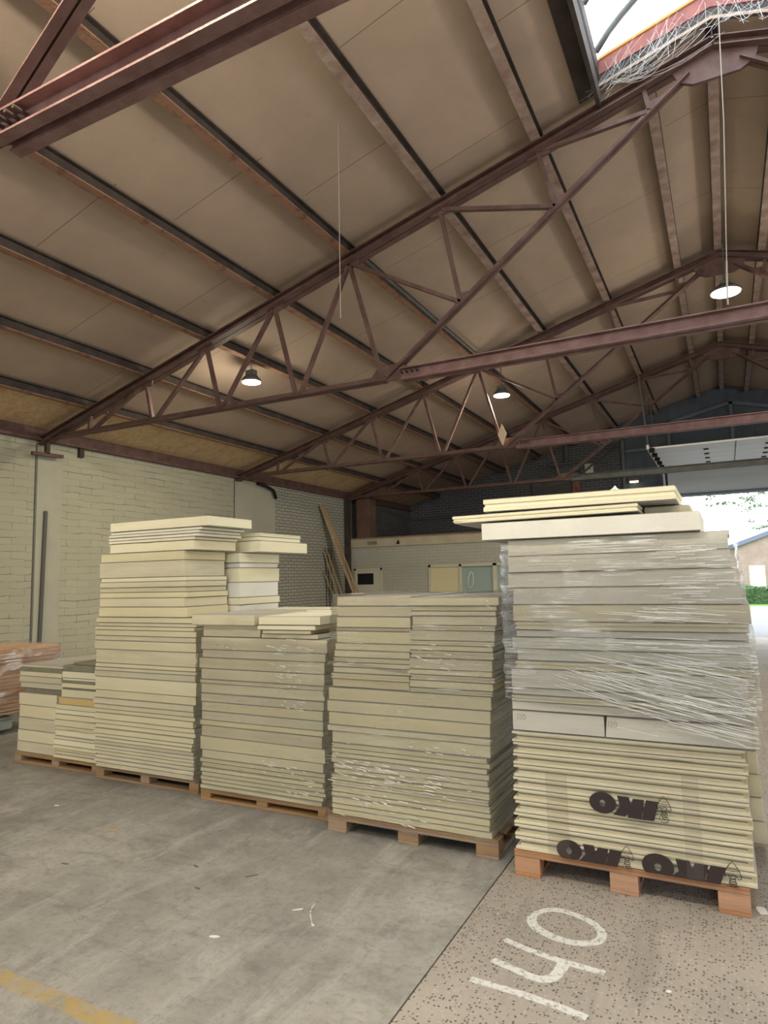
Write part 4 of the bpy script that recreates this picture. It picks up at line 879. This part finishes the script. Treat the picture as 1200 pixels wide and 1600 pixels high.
# rolled film tails at the corners
b = MB(); b.tube([(-2.50, 3.98, 1.125), (-2.46, 3.97, 1.14), (-2.36, 3.985, 1.135), (-2.2, 3.985, 1.115), (-1.9, 3.985, 1.09)], .010, 8); tag(b.build('film_tail', 'film3', smooth=True), 'rolled film strand across the split stack, left of centre', 'film')
b = MB(); b.tube([(-1.19, 3.83, 1.01), (-1.1, 3.835, .985), (-.9, 3.835, .965), (-.6, 3.835, .955), (-.2, 3.835, .95), (.07, 3.84, .93)], .008, 8); tag(b.build('film_tail', 'film2', smooth=True), 'rolled film strand below the wrapped part of the tallest stack', 'film')
def crumple(c, sx, sy, sz, seed):
    r_ = random.Random(seed); b = MB(); n = 9
    for i in range(n):
        for j in range(n):
            u, v_ = i / (n - 1) - .5, j / (n - 1) - .5; h = max(0, 1 - (u * u + v_ * v_) * 4.2)
            b.v.append((c[0] + u * sx + r_.uniform(-.006, .006), c[1] + v_ * sy, c[2] + sz * h * r_.uniform(.35, 1)))
    for i in range(n - 1):
        for j in range(n - 1): q = i * n + j; b.face([q, q + n, q + n + 1, q + 1])
    return b
tag(crumple((-.56, 4.1, 2.17), .13, .12, .055, 3).build('crumpled_film', 'paper'), 'crumpled white scrap on the topmost board, right one', 'scrap', 'crumpled scraps on the topmost board')
tag(crumple((-1.02, 4.1, 2.17), .12, .12, .028, 4).build('crumpled_film', 'paper'), 'crumpled white scrap on the topmost board, left one', 'scrap', 'crumpled scraps on the topmost board')
# knots of film at the left edge of the tallest stack
tag(crumple((-1.20, 3.85, 1.50), .06, .03, .05, 6).build('film_knot', 'film2', smooth=True), 'twisted film knot at the upper left edge of the tallest stack', 'film')

# ------------------------------------------------------------------ printed wrap with the maker's mark on the tallest stack
pf = thing('printed_wrap', (-.57, 3.848, .14), 'clear wrap with three upside-down dark brand prints, base of tallest stack', 'printed film')
YP = 3.846
def flat(mb, poly, y=YP, th=.0015): mb.prism(poly, y, y + th)
def mark(ox, oz, s, zmin=.146):
    T = lambda p_: (ox + (p_[0] + .68) * s, max(zmin, oz + (p_[1] - .46) * s))
    mk = MB()
    n = 36; base = len(mk.v)
    for yy in (YP, YP + .0015):
        for k in range(n):
            a = 2 * math.pi * k / n
            o_ = T((-.679 + .070 * math.cos(a), .466 + .056 * math.sin(a))); i_ = T((-.680 + .015 * math.cos(a), .463 + .018 * math.sin(a)))
            mk.v.append((o_[0], yy, o_[1])); mk.v.append((i_[0], yy, i_[1]))
    for k in range(n):
        a, c = base + 2 * k, base + 2 * ((k + 1) % n); m2 = 2 * n
        mk.face([a, c, c + 1, a + 1]); mk.face([a + m2, a + m2 + 1, c + m2 + 1, c + m2]); mk.face([a, a + m2, c + m2, c]); mk.face([a + 1, c + 1, c + m2 + 1, a + m2 + 1])
    # K read upside down, then I
    flat(mk, [T(p_) for p_ in ((-.602, .512), (-.542, .511), (-.534, .474), (-.522, .506), (-.466, .506), (-.485, .404), (-.554, .406), (-.549, .423), (-.567, .409), (-.626, .411), (-.590, .459))])
    flat(mk, [T(p_) for p_ in ((-.457, .507), (-.395, .505), (-.422, .406), (-.484, .404))])
    mk.build('brand_lettering', 'ink', pf)
    # emblem: pointed shield over a small figure, thin outline
    em = MB()
    def line(pts, r=.0016):
        em.tube([(T(p_)[0], YP - .0005, T(p_)[1]) for p_ in pts], r * s, 5)
    line([(-.403, .470), (-.401, .490), (-.393, .508), (-.382, .524), (-.370, .538), (-.357, .524), (-.346, .506), (-.339, .490), (-.336, .470)])
    line([(-.398, .500), (-.370, .497), (-.341, .500)]); line([(-.391, .512), (-.370, .509), (-.348, .511)], .001)
    line([(-.403, .470), (-.394, .479), (-.384, .480), (-.376, .474), (-.372, .482), (-.362, .482), (-.355, .474), (-.345, .466), (-.336, .470)])
    line([(-.388, .480), (-.380, .462), (-.386, .446), (-.380, .430)]); line([(-.357, .480), (-.362, .462), (-.356, .446), (-.360, .430)])
    for zc in (.466, .456, .446, .436): line([(-.384, zc), (-.372, zc - .004), (-.359, zc)], .0022)
    line([(-.388, .440), (-.396, .425), (-.388, .412), (-.374, .404), (-.360, .408), (-.350, .420), (-.356, .436)])
    line([(-.380, .428), (-.372, .418), (-.364, .426)], .002)
    em.build('brand_emblem', 'ink', pf)
mark(-.68, .463, 1.0); mark(-.872, .186, .98); mark(-.418, .178, 1.12)
# clear tape strips over the print
b = MB(); b.box((-.985, YP - .003, .15), (-.865, YP - .002, .60)); b.build('tape_strip', 'cleartape', pf)
b = MB(); b.box((-.28, YP - .003, .15), (-.20, YP - .002, .66)); b.build('tape_strip', 'cleartape', pf)
# pencilled size on the thick pair of boards: 120 twice
def scrawl(ox, oz, s, label):
    b = MB()
    for pts in ([(0, .030), (.006, .034), (.004, 0)], [(.014, .028), (.022, .034), (.028, .026), (.016, .004), (.030, .002)], [(.044, .034), (.036, .022), (.038, .006), (.048, .0), (.056, .012), (.054, .028), (.044, .034)]):
        b.tube([(ox + x * s, 3.8665, oz + z * s) for x, z in pts], .0012, 4)
    return tag(b.build('pencilled_number', 'pencil'), label, 'writing')
scrawl(-1.14, .872, .9, 'faint 120 pencilled on the left thick board of the tallest stack')
scrawl(-.635, .868, .9, 'faint 120 pencilled on the right thick board of the tallest stack')

# ------------------------------------------------------------------ sprayed 140 on the floor
def stroke(b, pts, w0, w1=None, z=.0025, closed=False):
    w1 = w1 or w0; P = [Vector((a, c, 0)) for a, c in pts]
    Q = []
    for i in range(len(P) - (0 if closed else 1)):     # smooth with Catmull-Rom
        p0 = P[(i - 1) % len(P)] if (closed or i > 0) else P[0]; p1 = P[i]; p2 = P[(i + 1) % len(P)]; p3 = P[(i + 2) % len(P)] if (closed or i + 2 < len(P)) else P[-1]
        for k in range(6):
            t = k / 6; Q.append(.5 * ((2 * p1) + (p2 - p0) * t + (2 * p0 - 5 * p1 + 4 * p2 - p3) * t * t + (3 * p1 - p0 - 3 * p2 + p3) * t ** 3))
    if closed: Q.append(Q[0].copy())
    else: Q.append(P[-1])
    n = len(b.v); rr = random.Random(3)
    for i, p in enumerate(Q):
        d = (Q[min(i + 1, len(Q) - 1)] - Q[max(i - 1, 0)]).normalized(); s_ = Vector((-d.y, d.x, 0)); wd = (w0 + (w1 - w0) * i / len(Q)) * .5 + rr.uniform(-.002, .002)
        a, c = p + s_ * wd, p - s_ * wd
        b.v += [(a.x, a.y, z), (c.x, c.y, z), (a.x, a.y, .0002), (c.x, c.y, .0002)]
    for i in range(len(Q) - 1):
        q = n + 4 * i
        for f_ in ((q, q + 1, q + 5, q + 4), (q + 2, q + 6, q + 7, q + 3), (q, q + 4, q + 6, q + 2), (q + 1, q + 3, q + 7, q + 5)): b.face(list(f_))
b = MB()
stroke(b, [(-.975, 3.437), (-.945, 3.52), (-.87, 3.56), (-.753, 3.535), (-.672, 3.480), (-.635, 3.408), (-.650, 3.335), (-.710, 3.295), (-.79, 3.285), (-.886, 3.315), (-.95, 3.362)], .034, .050, closed=True)
stroke(b, [(-1.04, 3.180), (-.93, 3.145), (-.82, 3.122), (-.70, 3.108), (-.575, 3.100)], .034, .040)
stroke(b, [(-1.04, 2.995), (-.93, 2.965), (-.83, 2.940), (-.775, 2.965), (-.755, 3.02), (-.748, 3.10)], .040, .055, z=.0028)
stroke(b, [(-1.08, 2.818), (-.95, 2.815), (-.82, 2.806), (-.70, 2.792), (-.59, 2.772)], .038, .040)
tag(b.build('floor_number', 'spray'), 'white spray-painted number 140 on the pebbled floor', 'painted number')

# debris on the floor
def scrap(x, y, sx, sy, rot, mtl, nm, label, cat):
    b = MB(); ca, sa = math.cos(rot), math.sin(rot); rr = random.Random(int(x * 1000)); n = 9
    top = [(sx * math.cos(2 * math.pi * k / n) * rr.uniform(.6, 1), sy * math.sin(2 * math.pi * k / n) * rr.uniform(.6, 1)) for k in range(n)]
    b.prism([(x + a * ca - c * sa, y + a * sa + c * ca) for a, c in top], .0006, .0035, 'Z')
    return tag(b.build(nm, mtl), label, cat)
scrap(-4.756, 3.582, .025, .012, .2, 'paper', 'paper_scrap', 'white paper scrap on the floor, far left', 'scrap')
scrap(-3.923, 3.395, .05, .02, .3, 'plank', 'dry_leaf', 'pale tan leaf on the floor before the tall stack', 'leaf')
scrap(-3.73, 2.882, .035, .008, .2, 'leaf_dry', 'dry_leaf', 'dark dry leaf on the floor at left', 'leaf')
scrap(-2.965, 3.192, .035, .008, -.3, 'leaf_dry', 'dry_leaf', 'dark curled leaf on the floor, upper of two mid floor', 'leaf')
scrap(-2.75, 2.974, .030, .007, -.2, 'leaf_dry', 'dry_leaf', 'dark curled leaf on the floor, lower of two mid floor', 'leaf')
scrap(-2.565, 3.23, .05, .005, .8, 'leaf_dry', 'twig', 'thin dark twig on the floor before the split stack', 'twig')
scrap(-2.094, 3.009, .035, .006, .7, 'paper', 'paper_strip', 'pale pinkish paper strip on the floor', 'scrap')
scrap(-1.935, 2.907, .012, .009, .1, 'paper', 'cigarette_end', 'small white fleck at the end of a scratch line', 'scrap')
scrap(-2.312, 2.619, .032, .014, .3, 'paper', 'paper_scrap', 'white paper scrap on the floor, nearest the camera', 'scrap')
scrap(.045, 3.98, .035, .06, .1, 'paper', 'paper_scrap', 'white paper scrap beside the fresh pallet at right edge', 'scrap')
scrap(-.321, 3.079, .015, .008, .4, 'paper', 'paper_scrap', 'tiny white fleck on the pebbled floor', 'scrap')
b = MB(); stroke(b, [(-2.052, 3.10), (-2.03, 3.03), (-1.99, 2.97), (-1.945, 2.915)], .003, z=.0015); tag(b.build('chalk_scratch', 'paper'), 'thin white chalk scratch on the concrete floor', 'scratch')

# ------------------------------------------------------------------ outside
struct(MB().box((-40, YB + .3, -.2), (40, 37.5, -.01)).build('paved_yard', 'asphalt'), 'pale paved yard outside the gateway')
struct(MB().box((-40, 37.5, -.2), (40, 90, .0)).build('lawn', 'grass'), 'green lawn beyond the yard')
struct(MB().box((-40, -40, -.2), (40, YF - .3, -.01)).build('paved_yard', 'asphalt'), 'paved yard behind the viewer')
ob = thing('brick_building', (3, 60, 0), 'orange brick building with blue verge, seen through the gateway', 'building')
b = MB(); xg0, xg1 = -3.2, 11; zap = lambda x: 3.45 + (x - .33) * .37 if x < 4 else 3.45 + 3.67 * .37 - (x - 4) * .37
b.prism([(xg0, 0), (xg1, 0), (xg1, zap(xg1)), (4, zap(4)), (xg0, zap(xg0))], 60, 70); b.build('gable_wall', 'out_brick', ob)
b = MB(); b.prism([(xg0 - .3, zap(xg0) - .1), (4, zap(4)), (4, zap(4) + .36), (xg0 - .3, zap(xg0) + .26)], 59.7, 70.3); b.build('verge_board', 'verge', ob)
b = MB(); b.prism([(4, zap(4)), (xg1 + .3, zap(xg1) - .1), (xg1 + .3, zap(xg1) + .26), (4, zap(4) + .36)], 59.7, 70.3); b.build('verge_board', 'verge', ob)
b = MB(); b.box((1.68, 59.94, 0.1), (2.62, 60.02, 2.05)); b.build('white_door', 'whitedoor', ob)
b = MB(); b.box((1.60, 59.96, 0.05), (2.70, 60.01, 2.13)); b.build('door_frame', 'cream_paint', ob)
def leaves(b, R_, c, rad, n, s):
    for _ in range(n):
        while True:
            d = Vector((R_.uniform(-1, 1), R_.uniform(-1, 1), R_.uniform(-1, 1)))
            if d.length < 1: break
        p = Vector(c) + Vector((d.x * rad[0], d.y * rad[1], d.z * rad[2]))
        a = Vector((R_.uniform(-1, 1), R_.uniform(-1, 1), R_.uniform(-1, 1))).normalized(); e = a.orthogonal().normalized(); k = s * R_.uniform(.6, 1.3); n0 = len(b.v)
        b.v += [tuple(p - a * k), tuple(p + e * k * .45), tuple(p + a * k), tuple(p - e * k * .45)]; b.face([n0, n0 + 1, n0 + 2, n0 + 3])
hd = thing('hedge', (3, 39.6, 0), 'clipped green hedge in front of the brick building', 'hedge')
b = MB(); b.box((-4, 39.2, 0), (10, 40.2, .80)); b.build('hedge_core', 'leaf', hd)
b = MB(); R2 = random.Random(2)
for i in range(5200):
    x = R2.uniform(-4, 6); top = R2.random() < .45
    c = (x, 39.2 - R2.random() * .12, R2.uniform(.05, .9)) if not top else (x, R2.uniform(39.1, 40.2), .82 + R2.random() * .12 + .05 * math.sin(x * 3))
    leaves(b, R2, c, (.02, .02, .02), 1, .07)
b.build('foliage', 'leaf', hd)['kind'] = 'stuff'
tr = thing('broadleaf_tree', (6.5, 33, 0), 'tree with sparse leafy branches hanging over the yard', 'tree')
b = MB(); b.tube([(6.5, 33, 0), (6.45, 33, 2.5), (6.3, 33, 5.2), (6.2, 33, 8)], .16, 10); b.build('trunk', 'bark', tr, smooth=True)
fl = MB(); R3 = random.Random(8)
for p_, q_ in (((6.4, 33, 4.6), (.9, 32.5, 4.75)), ((6.35, 33, 5.0), (-.3, 33.2, 5.1)), ((6.3, 33, 5.8), (-1.0, 33, 5.9)), ((6.4, 33, 4.0), (1.25, 32.8, 3.95)), ((6.2, 33, 6.5), (8.8, 32, 7.5)), ((6.2, 33, 7.5), (4, 34, 9))):
    b = MB(); pts = bez(p_, q_, -.15, 12); b.tube(pts, .012, 6); b.build('branch', 'bark', tr, smooth=True)
    for i in range(3, 13):
        for kx in range(3):
            c = Vector(pts[i]) + Vector((R3.uniform(-.3, .3), R3.uniform(-.3, .3), R3.uniform(-.42, .05)))
            leaves(fl, R3, c, (.20, .2, .09), 14, .085)
fl.build('foliage', 'leaf', tr)['kind'] = 'stuff'
